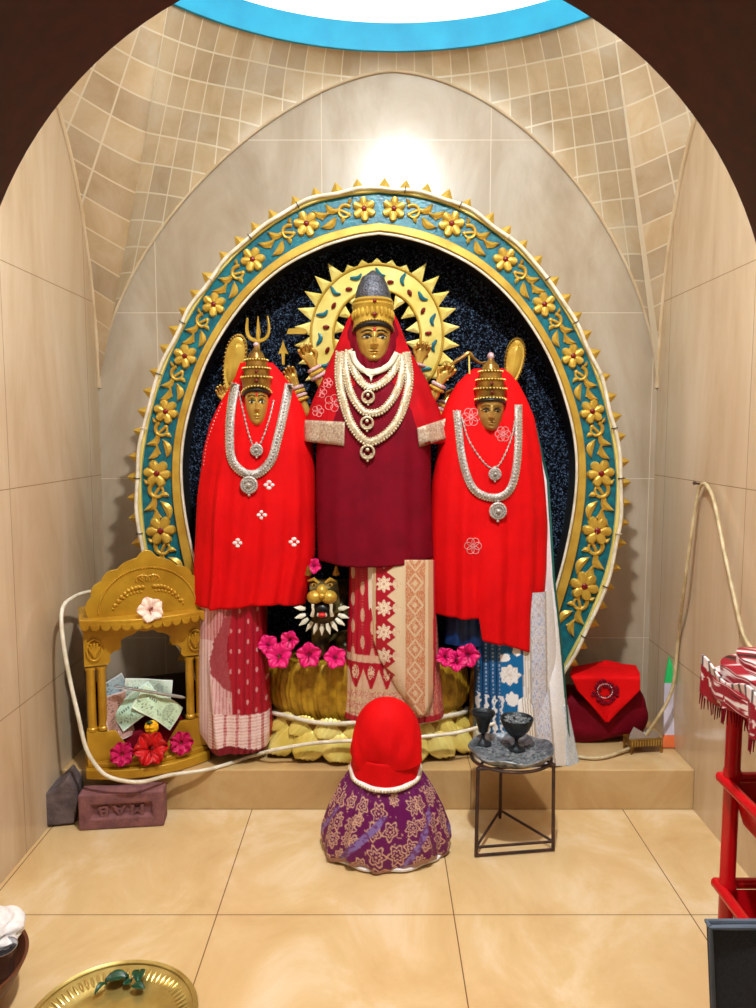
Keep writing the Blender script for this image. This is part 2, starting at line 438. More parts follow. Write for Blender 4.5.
b = MB(); b.lathe([(RR, 2.512), (RR - .012, 2.512), (RR - .016, 2.60), (RR + .02, 2.605)], (RC.x, RC.y, 0), 120, cap=False); struct(b.build('trim_4', M['cyan'], origin=(0, 0, 0)))
b = MB(); b.lathe([((RR - .005) * cos(q), 2.60 + .62 * sin(q)) for q in [pi / 2 * i / 16 for i in range(17)]], (RC.x, RC.y, 0), 96, cap=False); struct(b.build('dome', M['white'], origin=(0, 0, 0)))

# front wall with its arched doorway, dark granite
ARC = (-.006, 1.272, .395); n = 60
b = MB(); path = [(-.44, 0), (-.44, 1.24), (-ARC[2] + ARC[0], 1.24)] + [(ARC[0] - ARC[2] * cos(pi * i / n), ARC[1] + ARC[2] * sin(pi * i / n)) for i in range(n + 1)] + [(ARC[2] + ARC[0], 1.24), (.44, 1.24), (.44, 0)]
outer = []
for x, z in path:
    if z <= 1.24: outer.append((XL - .12 if x < 0 else XR + .12, z))
    else:
        q = math.atan2(z - ARC[1], x - ARC[0]); s = min((XR + .12) / max(1e-6, abs(cos(q))), (2.75 - ARC[1]) / max(1e-6, abs(sin(q)))); outer.append((ARC[0] + s * cos(q), ARC[1] + s * sin(q)))
m = len(path)
for Y in (YF, YF - .16):
    b.v += [Vector((x, Y, z)) for x, z in path] + [Vector((x, Y, z)) for x, z in outer]
for i in range(m - 1):
    b.f += [(i, i + 1, m + i + 1, m + i), (2 * m + i, 3 * m + i, 3 * m + i + 1, 2 * m + i + 1), (i, 2 * m + i, 2 * m + i + 1, i + 1)]
struct(b.build('wall_front', M['granite'], origin=(0, 0, 0), smooth=True, ang=30))

# ================================================================ ORNAMENTAL RING
YR, YBD = 2.52, 2.69
OUTP = [(0, 189), (36, 193), (76, 204), (121, 232), (161, 271), (196, 324), (221, 380), (236, 438), (241, 490), (234, 556), (213, 616), (186, 668), (170, 712), (160, 752)]
INNP = [(0, 231), (26, 235), (61, 246), (101, 268), (138, 303), (170, 352), (190, 405), (199, 452), (198, 500), (188, 556), (172, 612), (160, 650), (143, 700), (132, 752)]
NR = 140
def side(P, sgn): return crom([PY(379 + sgn * dx, y, YR) for dx, y in P], NR)
def full(P): return list(reversed(side(P, -1)))[:-1] + side(P, 1)
OUT, INN = full(OUTP), full(INNP)
NF = len(OUT)
def band(f0, f1, y0, y1, mb=None):
    """closed-section strip of the ring between width fractions f0..f1 (0 inner, 1 outer), front at y0, back at y1"""
    mb = mb or MB(); vs = []; fs = []
    for a, c in zip(INN, OUT):
        p, q = a.lerp(c, f0), a.lerp(c, f1)
        vs += [Vector((p.x, y0, p.z)), Vector((q.x, y0, q.z)), Vector((q.x, y1, q.z)), Vector((p.x, y1, p.z))]
    for i in range(NF - 1):
        for k in range(4): fs.append((i * 4 + k, i * 4 + (k + 1) % 4, i * 4 + 4 + (k + 1) % 4, i * 4 + 4 + k))
    fs += [(3, 2, 1, 0), tuple((NF - 1) * 4 + k for k in range(4))]
    return mb.add(vs, fs)
ring = thing('ornamental_arch', 'tall teal and gold horseshoe arch with raised flowers behind the three statues', 'arch', (0, 2.6, PTZ))
band(.05, .95, YR + .012, YBD + .0).build('arch_body', M['ringside'], ring, ang=30)
band(.15, .93, YR + .004, YR + .02).build('teal_panel', M['teal'], ring, ang=30)
band(-.02, .175, YR - .012, YR + .03).build('inner_border', M['gold'], ring, ang=30, bevel=.003)
band(.92, 1.0, YR - .010, YR + .03).build('outer_border', M['pale_lit_gold'], ring, ang=30, bevel=.003)
b = MB(); b.tube([p.lerp(q, -.06) + Vector((0, -.004, 0)) for p, q in zip(INN, OUT)], .0045, 8); b.build('inner_tube', M['white_rope'], ring)
b = MB(); mid = [p.lerp(q, .3) for p, q in zip(INN, OUT)]
b.add([Vector((p.x, YBD - .012, p.z)) for p in mid] + [Vector((p.x, YBD + .006, p.z)) for p in mid], [tuple(range(NF)), tuple(range(2 * NF - 1, NF - 1, -1))]); b.build('back_panel', M['navy_board'], ring, smooth=False)
# clips on the inner border
def at_frac(i, f): return INN[i].lerp(OUT[i], f)
def frame_at(i, f=.5, y=YR):
    p = at_frac(i, f); t = (OUT[min(NF - 1, i + 2)] - OUT[max(0, i - 2)]).normalized(); n = (OUT[i] - INN[i]).normalized()
    n = (n - t * n.dot(t)).normalized(); p = Vector((p.x, y, p.z)); m = Matrix((t, (0, 1, 0), n)).transposed().to_4x4(); m.translation = p; return m
wid = [(OUT[i] - INN[i]).length for i in range(NF)]
spk = None
cnt = 0; step = NF / 66
for k in range(67):
    i = min(NF - 1, int(round(k * step)))
    m = frame_at(i, 1.0, YR + .018); m.translation += m.to_3x3() @ Vector((0, 0, .010))
    if m.translation.z < .42: continue
    if spk is None:
        pb = MB()
        o2 = [(-.021, -.016), (-.0205, .004), (-.010, .020), (0, .034), (.010, .020), (.0205, .004), (.021, -.016)]
        pb.v = [Vector((x, 0, z)) for x, z in o2] + [Vector((0, -.012, .006))] + [Vector((x, .012, z)) for x, z in o2]
        nn = len(o2)
        pb.f = [(q, q + 1, nn) for q in range(nn - 1)] + [(nn - 1, 0, nn)] + [(q, nn + 1 + q, nn + 2 + q, q + 1) for q in range(nn - 1)] + [tuple(nn + 1 + q for q in range(nn))]
        spk = pb.build('spike', M['gold'], None, origin=(0, 0, 0), ang=20); so = spk
    else: so = spk.copy(); COL.objects.link(so)
    so.parent = ring; m2 = m.copy(); m2.translation = m.translation - ring.location; so.matrix_local = m2

# raised flowers and leafy scrolls
def flower_relief(R=.043):
    pb = MB(); vs = []; fs = []; n = 60
    rings = [(0.0, -.009), (.25, -.008), (.55, -.010), (.9, -.009), (1.0, 0.0)]
    for fr, y in rings:
        for k in range(n):
            a = 2 * pi * k / n; rr = R * (.62 + .38 * abs(cos(3 * a)) ** .7) if fr > .2 else R * .75
            rr *= fr; vs.append(Vector((rr * sin(a), y - (.004 * abs(cos(3 * a)) if 0 < fr < 1 else 0), rr * cos(a))))
    for i in range(4):
        for k in range(n): fs.append((i * n + k, i * n + (k + 1) % n, (i + 1) * n + (k + 1) % n, (i + 1) * n + k))
    pb.add(vs, fs); o = pb.build('flower', M['gold'], None, origin=(0, 0, 0), ang=60)
    c = MB(); c.ball((0, -.010, 0), (.0095, .006, .0095)); co = c.build('flower_center', M['red_gem'], None, origin=(0, 0, 0)); co.parent = o
    return o
def leaf_shape(p, d, L, W, mb, y=-.004):
    d = Vector((d[0], 0, d[1])).normalized(); s = Vector((d.z, 0, -d.x)); p = Vector((p[0], y, p[1])); vs = []; fs = []
    n = 14
    for i in range(n + 1):
        t = i / n; wv = W * sin(pi * min(1, t * 1.0)) ** .8 * (1 - .25 * t); c = p + d * L * t + s * .18 * L * sin(pi * t)
        vs += [c - s * wv, c + Vector((0, -.007, 0)), c + s * wv]
    for i in range(n):
        a = i * 3; fs += [(a, a + 1, a + 4, a + 3), (a + 1, a + 2, a + 5, a + 4)]
    mb.add(vs, fs)
def scroll_relief():
    pb = MB()
    cur = [(-.034 + .023 * (1 - .35 * t) * cos(2.6 - t * 5.0), -.003, .001 + .023 * (1 - .35 * t) * sin(2.6 - t * 5.0)) for t in [i / 24 for i in range(25)]]
    pb.tube(cur, [.0075 - .003 * i / 24 for i in range(25)], 8, flat=.8)
    pb.ball(cur[-1], (.008, .006, .008), 10, 6)
    st_ = [(-.05 + .095 * t, -.002, -.012 + .026 * sin(t * 3.0)) for t in [i / 14 for i in range(15)]]
    pb.tube(st_, [.0055 - .002 * i / 14 for i in range(15)], 8)
    leaf_shape((-.014, .004), (.8, .75), .052, .0125, pb); leaf_shape((-.004, -.008), (1, -.42), .062, .0135, pb)
    leaf_shape((.018, .004), (1, .42), .056, .0120, pb); leaf_shape((-.02, -.010), (.1, -1), .024, .008, pb)
    leaf_shape((-.052, .020), (-.6, .75), .022, .007, pb)
    return pb.build('scroll', M['gold'], None, origin=(0, 0, 0), ang=60)
fl0, sc0 = flower_relief(), scroll_relief()
arc = [0]
for i in range(1, NF): arc.append(arc[-1] + (at_frac(i, .56) - at_frac(i - 1, .56)).length)
topi = NF // 2
def idx_at(s):
    return min(range(NF), key=lambda i: abs(arc[i] - arc[topi] - s))
first_f = first_s = True
for sgn in (-1, 1):
    s = .049
    for k in range(9):
        i = idx_at(sgn * s)
        for kind, ds in (('f', 0), ('s', .098)):
            i = idx_at(sgn * (s + ds))
            if kind == 's' and False: continue
            src = fl0 if kind == 'f' else sc0
            if (kind == 'f' and first_f) or (kind == 's' and first_s):
                o = src
                if kind == 'f': first_f = False
                else: first_s = False
            else: o = copy_tree(src)
            sz = min(1.2, wid[i] / .14)
            m = frame_at(i, .56, YR + .004); m.translation = m.translation - ring.location
            o.parent = ring
            if m.translation.z + ring.location.z < .34: pass
            o.matrix_local = m @ Matrix.Diagonal((sz * (-1 if (sgn < 0 and kind == 's') else 1), 1, sz, 1))
        s += .196
# white light tube clipped around the outer edge
b = MB(); b.tube([p.lerp(q, 1.0) + Vector((.003 * sin(i * .45), -.017, .003 * cos(i * .6))) for i, (p, q) in enumerate(zip(INN, OUT))], .0062, 10)
rt = thing('light_tube', 'white light tube clipped along the outer edge of the tall horseshoe arch', 'light tube', (0, YR, PTZ))
b.build('tube', M['white_rope'], rt)
for k in range(26):
    i = int((k + .5) * NF / 26); m = frame_at(i, 1.0, YR - .017)
    c = MB(); c.tube([m @ Vector((0, .009 * cos(q), .0105 * sin(q))) for q in [2 * pi * j / 12 for j in range(12)]], .0016, 6, closed=True); c.build('clip', M['black'] if k % 3 else M['white_rope'], rt)

# ================================================================ HALO
YH = 2.60
hc = PY(377, 336, YH); kx = YH / F * 1.0
halo = thing('sunburst_halo', 'round cream and gold sunburst halo behind the head of the middle statue', 'halo', (hc.x, YH, hc.z))
def annulus(r0, r1, y0, y1, mb, n=96, c=hc, k=1.06):
    vs = []; fs = []
    for i in range(n):
        a = 2 * pi * i / n; d = Vector((cos(a), 0, sin(a) * k))
        for r, y in ((r0, y0), (r1, y0), (r1, y1), (r0, y1)): vs.append(Vector((c.x, y, c.z)) + d * r)
    for i in range(n):
        j = (i + 1) % n
        for q in range(4): fs.append((i * 4 + q, i * 4 + (q + 1) % 4, j * 4 + (q + 1) % 4, j * 4 + q))
    return mb.add(vs, fs)
R0, R1 = 43 * kx, 65 * kx
b = MB(); annulus(R0, R1, YH, YH + .02, b); b.build('disc', M['pale_lit_gold'], halo, ang=30)
for r in (R0, R1):
    b = MB(); b.tube([(hc.x + r * cos(q), YH - .002, hc.z + 1.06 * r * sin(q)) for q in [2 * pi * i / 90 for i in range(90)]], .0045, 8, closed=True); b.build('rim', M['gold'], halo)
def tri(a, r0, r1, hw, name):
    pb = MB(); d = Vector((cos(a), 0, 1.06 * sin(a))); s = Vector((-sin(a), 0, cos(a))); c = Vector((hc.x, YH + .004, hc.z))
    p = [c + d * r0 - s * hw, c + d * r1, c + d * r0 + s * hw]
    pb.add(p + [q + Vector((0, .014, 0)) for q in p] + [c + d * (r0 * .55 + r1 * .45) + Vector((0, -.006, 0))], [(0, 1, 6), (1, 2, 6), (2, 0, 6), (0, 3, 4, 1), (1, 4, 5, 2), (2, 5, 3, 0), (5, 4, 3)])
    pb.build(name, M['pale_lit_gold'], halo, smooth=False)
for k in range(30):
    a = 2 * pi * (k + .5) / 30
    if sin(a) < -.55: continue
    big = abs(cos(a)) > .55
    tri(a, R1 - .002, R1 + (.058 if big else .020), .025, 'ray')
for k in range(16):
    a = 2 * pi * (k + .5) / 16
    if sin(a) < -.5: continue
    tri(a, R0 + .002, R0 - .05, .024, 'inner_ray')
for k in range(30):
    a = 2 * pi * k / 30 + .05
    if sin(a) < -.55: continue
    rr = (R0 + R1) / 2 + (.012 if k % 2 else -.012)
    c = Vector((hc.x + rr * cos(a), YH - .002, hc.z + 1.06 * rr * sin(a))); ro = a + (k * 1.3) % 2
    pb = MB()
    if k % 2: pts = [c + Vector((.020 * (t - .5) * 2 * cos(ro) - .007 * sin(4 * t) * sin(ro), -.002, .020 * (t - .5) * 2 * sin(ro) + .007 * sin(4 * t) * cos(ro))) for t in [i / 10 for i in range(11)]]
    else: pts = [c + Vector((.011 * (t - .5) * 2 * cos(ro), -.002, .011 * (t - .5) * 2 * sin(ro))) for t in [i / 6 for i in range(7)]]
    nn = len(pts); pb.tube(pts, [.002 + .0055 * sin(pi * (i + .4) / nn) for i in range(nn)], 8)
    pb.build('motif', M['teal'] if k % 2 else M['red_gem'], halo)
b = MB(); b.tube([(hc.x, YH + .012, PTZ + .33), (hc.x, YH + .012, hc.z)], .02, 10); b.build('post', M['gold_dark'], halo)

# ================================================================ LOTUS PEDESTAL
PC = Vector((-.035, 2.55, 0))
ped = thing('lotus_pedestal', 'wide golden pleated lotus pedestal with petal tiers under the middle statue', 'pedestal', (PC.x, PC.y, PTZ))
def oval(prof, sx, sy, mod, n=240, c=PC):
    pb = MB()
    def fn(q, a, t): k = mod(a, t); return Vector((q.x * k, q.y * k, q.z))
    pb.lathe([(r, z) for r, z in prof], (c.x, c.y, 0), n, sx, sy, fn); return pb
drum = oval([(.90, .255), (1.0, .30), (1.03, .35), (1.0, .41), (.95, .452), (.9, .455), (.3, .455)], .335, .125, lambda a, t: 1 + (.035 * (abs(sin(15 * a + .6 * sin(5 * a))) ** .6 - .7) + .012 * sin(88 * a + 2.0 * sin(9 * a))) * (1 if t < .7 else 0), n=420)
drum.build('drum', mat('drum_gold', (196, 158, 40), .38, .3, (140, 102, 14), 26, .2, 70), ped, ang=60)
def tier_petal(a, hw, z0, z1, r0, r1):
    mb = MB()
    def fn(u, v):
        q = a + (u - .5) * 2 * hw * (1 - .55 * max(0, (v - .72) / .28) ** 2.2) * (1 + .05 * v)
        e = 1 - .10 * (2 * u - 1) ** 2 * v
        r = (r0 + (r1 - r0) * v) * (e if v > .6 else 1 - (1 - e) * v / .6)
        z = z0 + (z1 - z0) * v ** 1.5 + .014 * (1 - (2 * u - 1) ** 2) * (1 - .4 * v) + .0022 * sin(u * 40 + 2 * v)
        return (PC.x + .335 * r * cos(q), PC.y + .148 * r * sin(q), max(PTZ + .002, z))
    mb.grid(fn, 28, 18); return mb.build('petal', M['pale_lit_gold'], ped, ang=80, solid=.005)
for z0, z1, r0, r1, n_, ph in ((.262, .212, .90, 1.12, 19, .0), (.218, .145, 1.0, 1.24, 19, .5)):
    for k in range(n_):
        a = 2 * pi * (k + ph) / n_
        if sin(a) > .5: continue
        tier_petal(a, pi / n_ * .98, z0, z1, r0, r1)
b = MB(); b.lathe([(1.0, .20), (1.0, .256), (.6, .256)], (PC.x, PC.y, 0), 80, .335, .148); b.build('tier_core', M['gold_dark'], ped)
b = MB(); b.lathe([(.9, PTZ), (.9, .2)], (PC.x, PC.y, 0), 60, .335, .14); b.build('core', M['gold_dark'], ped)
def rope(name, px, r, label, mt='white_rope', cat='light tube'):
    b = MB(); b.tube(crom(px, 120), r, 10); return tag(b.build(name, M[mt]), label, cat)
rope('light_tube', [(PC.x + .335 * 1.02 * cos(a), PC.y + .152 * 1.03 * sin(a), .272 + .004 * sin(7 * a)) for a in [pi * (1.02 + .96 * i / 24) for i in range(25)]], .0075, 'upper white light tube lying along the top of the lotus petal tiers')

# ================================================================ CLOTH HELPERS
def loft(rows, Yc, nseg=120, nrow=60, fold=None, p=2.0, cfn=None, hem=None, jit=0.):
    """closed garment: rows (py, left, right, front depth, back depth); fold(f, v) adds metres outward on the front"""
    mb = MB(); y0, y1 = rows[0][0], rows[-1][0]
    for j in range(nrow + 1):
        v = j / nrow
        for i in range(nseg):
            a = 2 * pi * i / nseg; ca, sa = cos(a), sin(a)
            py = y0 + (y1 - y0) * v
            f = .5 - .5 * ca
            if hem: py += hem(f) * v * v
            xl, xr, df, db = interp(rows, min(py, y1))
            L = PY(xl, py, Yc).x; Rr = PY(xr, py, Yc).x; z = PY(CX, py, Yc - df * .85).z
            e = 2 / p; cx = (1 if ca > 0 else -1) * abs(ca) ** e; sx = abs(sa) ** e
            x = (L + Rr) / 2 - (Rr - L) / 2 * cx; g = fold(f, v) if fold else 0
            y = Yc - (df + g) * sx if sa < 0 else Yc + db * sx
            x += (x - (L + Rr) / 2) / max(.01, (Rr - L) / 2) * g * .4
            mb.v.append(Vector((x, y, z)))
            if cfn: mb.c.append(cfn(xl + (xr - xl) * (.5 - .5 * cx), py, sa < 0))
    for j in range(nrow):
        for i in range(nseg): mb.f.append((j * nseg + i, j * nseg + (i + 1) % nseg, (j + 1) * nseg + (i + 1) % nseg, (j + 1) * nseg + i))
    return mb
def patch(trees, TL, TR, BL, BR, off=.004, nu=16, nv=8, cfn=None, Yd=2.4, wave=0):
    def fn(u, v):
        x = (TL[0] * (1 - u) + TR[0] * u) * (1 - v) + (BL[0] * (1 - u) + BR[0] * u) * v
        y = (TL[1] * (1 - u) + TR[1] * u) * (1 - v) + (BL[1] * (1 - u) + BR[1] * u) * v
        q = hit(trees, x, y, off)
        return q if q is not None else PY(x, y, Yd)
    mb = MB(); mb.grid(fn, nu, nv, cfn); return mb
def ribbon(trees, pts, wpx, name, mt, parent, off=.005, n=90, thick=.004, Yd=2.42):
    P = crom([(x, y, 0) for x, y in pts], n); mb = MB(); rowpts = []
    for i, p in enumerate(P):
        t = (P[min(n - 1, i + 1)] - P[max(0, i - 1)]).normalized(); q = Vector((-t.y, t.x, 0))
        row = []
        for k in (-.5, -.17, .17, .5):
            s = p + q * wpx * k; h = hit(trees, s.x, s.y, off + (.003 if abs(k) < .3 else 0)); row.append(h if h is not None else PY(s.x, s.y, Yd))
        rowpts.append(row); mb.v += row
    for i in range(n - 1):
        for k in range(3): mb.f.append((i * 4 + k, i * 4 + k + 1, i * 4 + 5 + k, i * 4 + 4 + k))
    o = mb.build(name, mt, parent, ang=80, solid=thick); return o, rowpts
def cloth_fold(amp, fr, seed, grow=1.0):
    def f(x, v): return amp * (grow * v + 1 - grow) * (sin(fr * x * 6.28 + 2.2 * sin(3 * x + seed) + seed) * .6 + .4 * sin(fr * 1.9 * x * 6.28 + seed * 2.1 + 1.5 * v)) + .004 * noise.noise(Vector((x * 6, v * 3, seed)))
    return f
def bead_line(pts, r, name, mt, parent, n=8, m=6):
    mb = MB()
    for p in pts: mb.ball(p, r, n, m)
    return mb.build(name, mt, parent)
def resample(pts, d):
    out = [Vector(pts[0])]; acc = 0
    for a, b_ in zip(pts, pts[1:]):
        L = (b_ - a).length; acc += L
        while acc >= d:
            acc -= d; out.append(a.lerp(b_, 1 - acc / L if L else 0))
    return out
LRED, LCREAM, LGOLD = lin((178, 8, 40)), lin((232, 212, 178)), lin((176, 122, 66))
def nz(x, y, s=1.0): return noise.noise(Vector((x * s, y * s, 3.3)))

# ================================================================ HEADS, CROWNS, ARMS
HW = [(0, 0), (.012, .28), (.04, .47), (.08, .60), (.13, .70), (.2, .80), (.28, .88), (.4, .96), (.52, 1), (.68, 1), (.85, .85), (.95, .5), (1, 0)]
HD = [(0, 0), (.015, .42), (.05, .66), (.1, .78), (.18, .85), (.28, .9), (.4, .95), (.52, .98), (.68, 1), (.85, .85), (.95, .5), (1, 0)]
def G(x, s): return exp(-(x / s) ** 2)
def face_disp(x, t):
    ax = abs(x)
    A = interp([(.27, 0), (.30, .13), (.325, .30), (.36, .27), (.45, .15), (.52, .06), (.58, 0)], t)[0]
    sg = interp([(.27, .14), (.33, .125), (.40, .085), (.55, .07)], t)[0]
    d = A * G(x, sg) + .10 * G(ax - .15, .06) * G(t - .325, .025)
    d += -.13 * G(ax - .38, .2) * G(t - .485, .045) + .085 * G(ax - .40, .15) * G(t - .465, .028) + .05 * G(ax - .4, .3) * G(t - .56, .03)
    d += .09 * G(x, .2) * G(t - .217, .016) + .10 * G(x, .16) * G(t - .175, .02) - .06 * G(x, .24) * G(t - .197, .008)
    d += .10 * G(x, .24) * G(t - .075, .05) + .05 * G(ax - .52, .2) * G(t - .33, .09)
    return d
class Head:
    def __init__(s, px, chin_y, hair_y, half_px, Y, yaw, parent, mt, bindi=True, eyes='bright'):
        # chin at t=0, hairline at t=.70
        lo, hi = PY(px, chin_y, Y - .05), PY(px, hair_y, Y - .05)
        s.h = (hi.z - lo.z) / .70; s.a = half_px * Y / F; s.d = s.a * 1.35; s.z0 = lo.z
        s.M = Matrix.Translation((PY(px, (chin_y + hair_y) / 2, Y).x, Y, s.z0)) @ Matrix.Rotation(yaw, 4, 'Z')
        mb = MB(); N, T = 120, 110
        for j in range(T + 1):
            t = j / T
            for i in range(N):
                q = 2 * pi * i / N; q = q - .35 * sin(q)      # denser at the front (q = 0)
                mb.v.append(s.P(q, t))
        for j in range(T):
            for i in range(N): mb.f.append((j * N + i, j * N + (i + 1) % N, (j + 1) * N + (i + 1) % N, (j + 1) * N + i))
        # neck and shoulders
        mb.lathe([(s.a * .62, -.11), (s.a * .55, -.05), (s.a * .55, .03), (s.a * .5, .05)], n=32, M4=s.M)
        s.mb = mb; s.tree = mb.bvh(); s.parent = parent; s.mt = mt
        s.obj = mb.build('head', mt, parent, ang=80)
        pos = lambda x, t, off=0: s.S(x, t, off)
        blk, wht = M['black'], M['eye_white']
        for sg in (-1, 1):
            e = MB(); c = pos(sg * .40, .465, -.001)
            e.ball((0, 0, 0), (s.a * .27, s.a * .09, s.h * .030), 20, 10, M4=s.rot(sg * .4)); e.v = [p + c for p in e.v]
            eo = e.build('eye', wht if eyes == 'bright' else mt, parent)
            pb = MB(); c2 = pos(sg * .40 + .02, .463, s.a * .075); pb.ball(c2, (s.a * .10, s.a * .03, s.h * .029), 14, 8); pb.build('pupil', blk, eo)
            lid = MB(); lid.tube([pos(sg * (.14 + .52 * k / 10), .472 + .026 * sin(pi * (k / 10) ** .9), s.a * .07) for k in range(11)], [s.a * .03 + s.a * .04 * sin(pi * k / 10) for k in range(11)], 6); lid.build('eyelid', blk, eo)
            br = MB(); br.tube([pos(sg * (.10 + .62 * k / 10), .553 + .034 * sin(pi * (.15 + .8 * k / 10)), s.a * .005) for k in range(11)], [s.a * (.03 + .03 * sin(pi * k / 10)) for k in range(11)], 6); br.build('eyebrow', blk if eyes == 'bright' else M['gold_dark'], parent)
        lp = MB(); lp.tube([pos(.23 * (k / 10 * 2 - 1), .196 + .012 * abs(k / 5 - 1) ** 2 , s.a * .02) for k in range(11)], [s.a * (.012 + .022 * sin(pi * k / 10)) for k in range(11)], 6); lp.build('mouth_line', M['red_gem'] if eyes == 'bright' else M['gold_dark'], parent)
        if bindi:
            bb = MB(); c = pos(0, .60, s.a * .03); bb.ball(c, (s.a * .09, s.a * .05, s.h * .045), 14, 10); bb.build('bindi', M['bindi'], parent)
            b2 = MB(); c = pos(0, .655, s.a * .03); b2.ball(c, (s.a * .035, s.a * .04, s.h * .03), 10, 8); b2.build('tilak', M['black'], parent)
    def rot(s, x): return s.M.to_3x3().to_4x4() @ Matrix.Rotation(x * .9, 4, 'Z')
    def P(s, q, t):
        W = interp(HW, t)[0]; D = interp(HD, t)[0]
        if 0 < t < 1: # rounded profile
            pass
        x = sin(q) * W; y = -cos(q) * D
        f = face_disp(x, t) * max(0, cos(q)) ** .5 if cos(q) > 0 else 0
        return s.M @ Vector((x * s.a, y * s.d - f * s.d, t * s.h))
    def S(s, x, t, off=0):
        W = interp(HW, t)[0]; q = math.asin(max(-1, min(1, x / max(W, .01))))
        p = s.P(q, t); c = s.M @ Vector((0, 0, t * s.h)); n = (p - c).normalized()
        return p + n * off
M['eye_white'] = mat('painted_eye_white', (226, 214, 170), .3)
M['bindi'] = mat('vermilion', (214, 20, 16), .5)
M['gold_face'] = mat('polished_gold_face', (212, 176, 88), .22, .45, (176, 136, 56), 6, .03, 40)
M['bronze_face'] = mat('antique_bronze_face', (190, 150, 78), .26, .3, (146, 108, 50), 12, .06, 60)
M['bangle'] = mat('pink_white_bangles', (222, 196, 200), .4, .2, (170, 120, 130), 200)
M['glitter_black'] = mat('black_glitter_crown', (34, 34, 40), .35, .5, (110, 112, 122), 190, .8, 220)

def crown(head, prof, mt, parent, name='crown', drop=.0, sx=1., sy=1.3, zt=.75, lean=0):
    c = head.M @ Vector((0, 0, head.h * zt)); mb = MB()
    def fn(q, a, t):
        q = q + Vector((0, 0, -drop * (1 + sin(a)) * max(0, 1 - t * 1.6) ** 1.5)); q.x += lean * q.z; return q
    mb.lathe(prof, n=72, sx=sx, sy=sy, fn=fn, M4=head.M.to_3x3().to_4x4()); mb.v = [p + c for p in mb.v]
    return mb.build(name, mt, parent, ang=35), c, mb
def gem_ring(head, c, r, z, n, br, parent, name, mt, sx=1., sy=1.3, drop=0.):
    mb = MB()
    for k in range(n):
        a = 2 * pi * k / n
        mb.ball(c + head.M.to_3x3() @ Vector((r * cos(a) * sx, r * sin(a) * sy, z - drop * (1 + sin(a)))), br, 8, 6)
    return mb.build(name, mt, parent)

def arm(name, elbow, wrist, tip, parent, mt, curl=1.0, thumb=1, fr=.022, bangles=1, palm=(0, -1, 0), s=1.):
    """forearm and hand as one continuous skinned surface; tip = direction point of the knuckles"""
    E, W_, T = Vector(elbow), Vector(wrist), Vector(tip)
    z = (T - W_).normalized(); n = Vector(palm); n = (n - z * n.dot(z)).normalized(); x = n.cross(z)
    L = .040 * s
    ch = [[(E, fr), (E.lerp(W_, .5), fr * .88), (W_, fr * .62), (W_ + z * L * .55, .0155 * s)]]
    base = 3; idx = 4
    for k in range(4):
        o = (k - 1.5) * .0115 * s; ln = (.30, .36, .34, .27)[k] * .1 * s
        p0 = W_ + z * (L * (1.05 - .05 * abs(k - 1.2))) + x * o; a = 0; pts = [(base, 0), (p0, .0062 * s)]
        p = p0
        for q, ll in enumerate((.42, .33, .25)):
            a += (.55, .95, .8)[q] * curl
            p = p + (z * cos(a) + n * sin(a)) * ln * 1.25 * ll; pts.append((p, (.0058, .0054, .0046)[q] * s))
        ch.append(pts)
    tb = W_ + z * L * .35 + x * thumb * .014 * s
    ch.append([(base, 0), (tb, .0068 * s), (tb + z * .017 * s + x * thumb * .012 * s + n * .006 * s, .006 * s), (tb + z * .033 * s + x * thumb * (.012 - .012 * curl) * s + n * .014 * s, .005 * s)])
    o = skin(name, ch, mt, parent)
    d = (E - W_).normalized(); ax = d.orthogonal().normalized(); ay = d.cross(ax)
    for k in range(bangles):
        c = W_ + d * (.010 + .0135 * k); r = fr * .66 + .005 + .0012 * k
        tb = MB(); tb.tube([c + (ax * cos(q) + ay * sin(q)) * r for q in [2 * pi * j / 24 for j in range(24)]], .0058, 8, closed=True)
        tb.build('bangle', M['bangle'] if k % 2 == 0 else M['gold'], o)
    return o

# ================================================================ MIDDLE STATUE
Yc = 2.47
mid = thing('goddess_statue', 'tallest gold faced statue in the middle, in maroon tunic and red shawl', 'statue', (-.015, Yc, .455))
b = MB(); b.lathe([(.085, .455), (.08, .6), (.07, .9), (.075, 1.1), (.09, 1.25), (.05, 1.32)], (-.015, Yc, 0), 32, 1, .7); b.build('torso', M['gold_dark'], mid)
hd = Head(373, 363, 325, 17.6, 2.435, radians(4), mid, M['gold_face'])
cr, cc, _ = crown(hd, [(.0600, -.004), (.0655, .004), (.061, .012), (.0615, .03), (.064, .048), (.0665, .056), (.0625, .062), (.0655, .068), (.058, .076), (.03, .08)], M['gold'], mid, drop=.030, sx=1.0, sy=1.22)
gem_ring(hd, cc, .0645, .004, 44, .0032, cr, 'bead_row', M['gold_dark'], 1.0, 1.22, .030)
for a, z, r in ((-pi / 2, .02, .007), (-pi / 2, .06, .006)):
    g = MB(); g.ball(cc + hd.M.to_3x3() @ Vector((0, -.066 * 1.22, z)), r, 12, 8); g.build('jewel', M['red_gem'], cr)
mb = MB()
for k in range(26):   # raised petals on the band
    a = 2 * pi * k / 26; c = cc + hd.M.to_3x3() @ Vector((.063 * cos(a), .063 * 1.22 * sin(a), .032 - .018 * (1 + sin(a)) * .4))
    mb.ball(c, (.0055, .0055, .014), 8, 6)
mb.build('relief_band', M['gold'], cr)
crown(hd, [(.0555, .074), (.0565, .082), (.054, .098), (.0515, .104), (.0465, .120), (.044, .124), (.036, .142), (.033, .146), (.020, .154), (.010, .162), (.001, .168)], M['glitter_black'], mid, 'crown_spire', sx=1.0, sy=1.0)
# dark hair edge round the forehead
b = MB(); b.tube([hd.S(sin(q) * 1.0, .60 + .105 * cos(q) ** .8 if cos(q) > 0 else .6, .002) for q in [-1.45 + 2.9 * k / 30 for k in range(31)]], .0075, 8); b.build('hair', M['black'], mid)
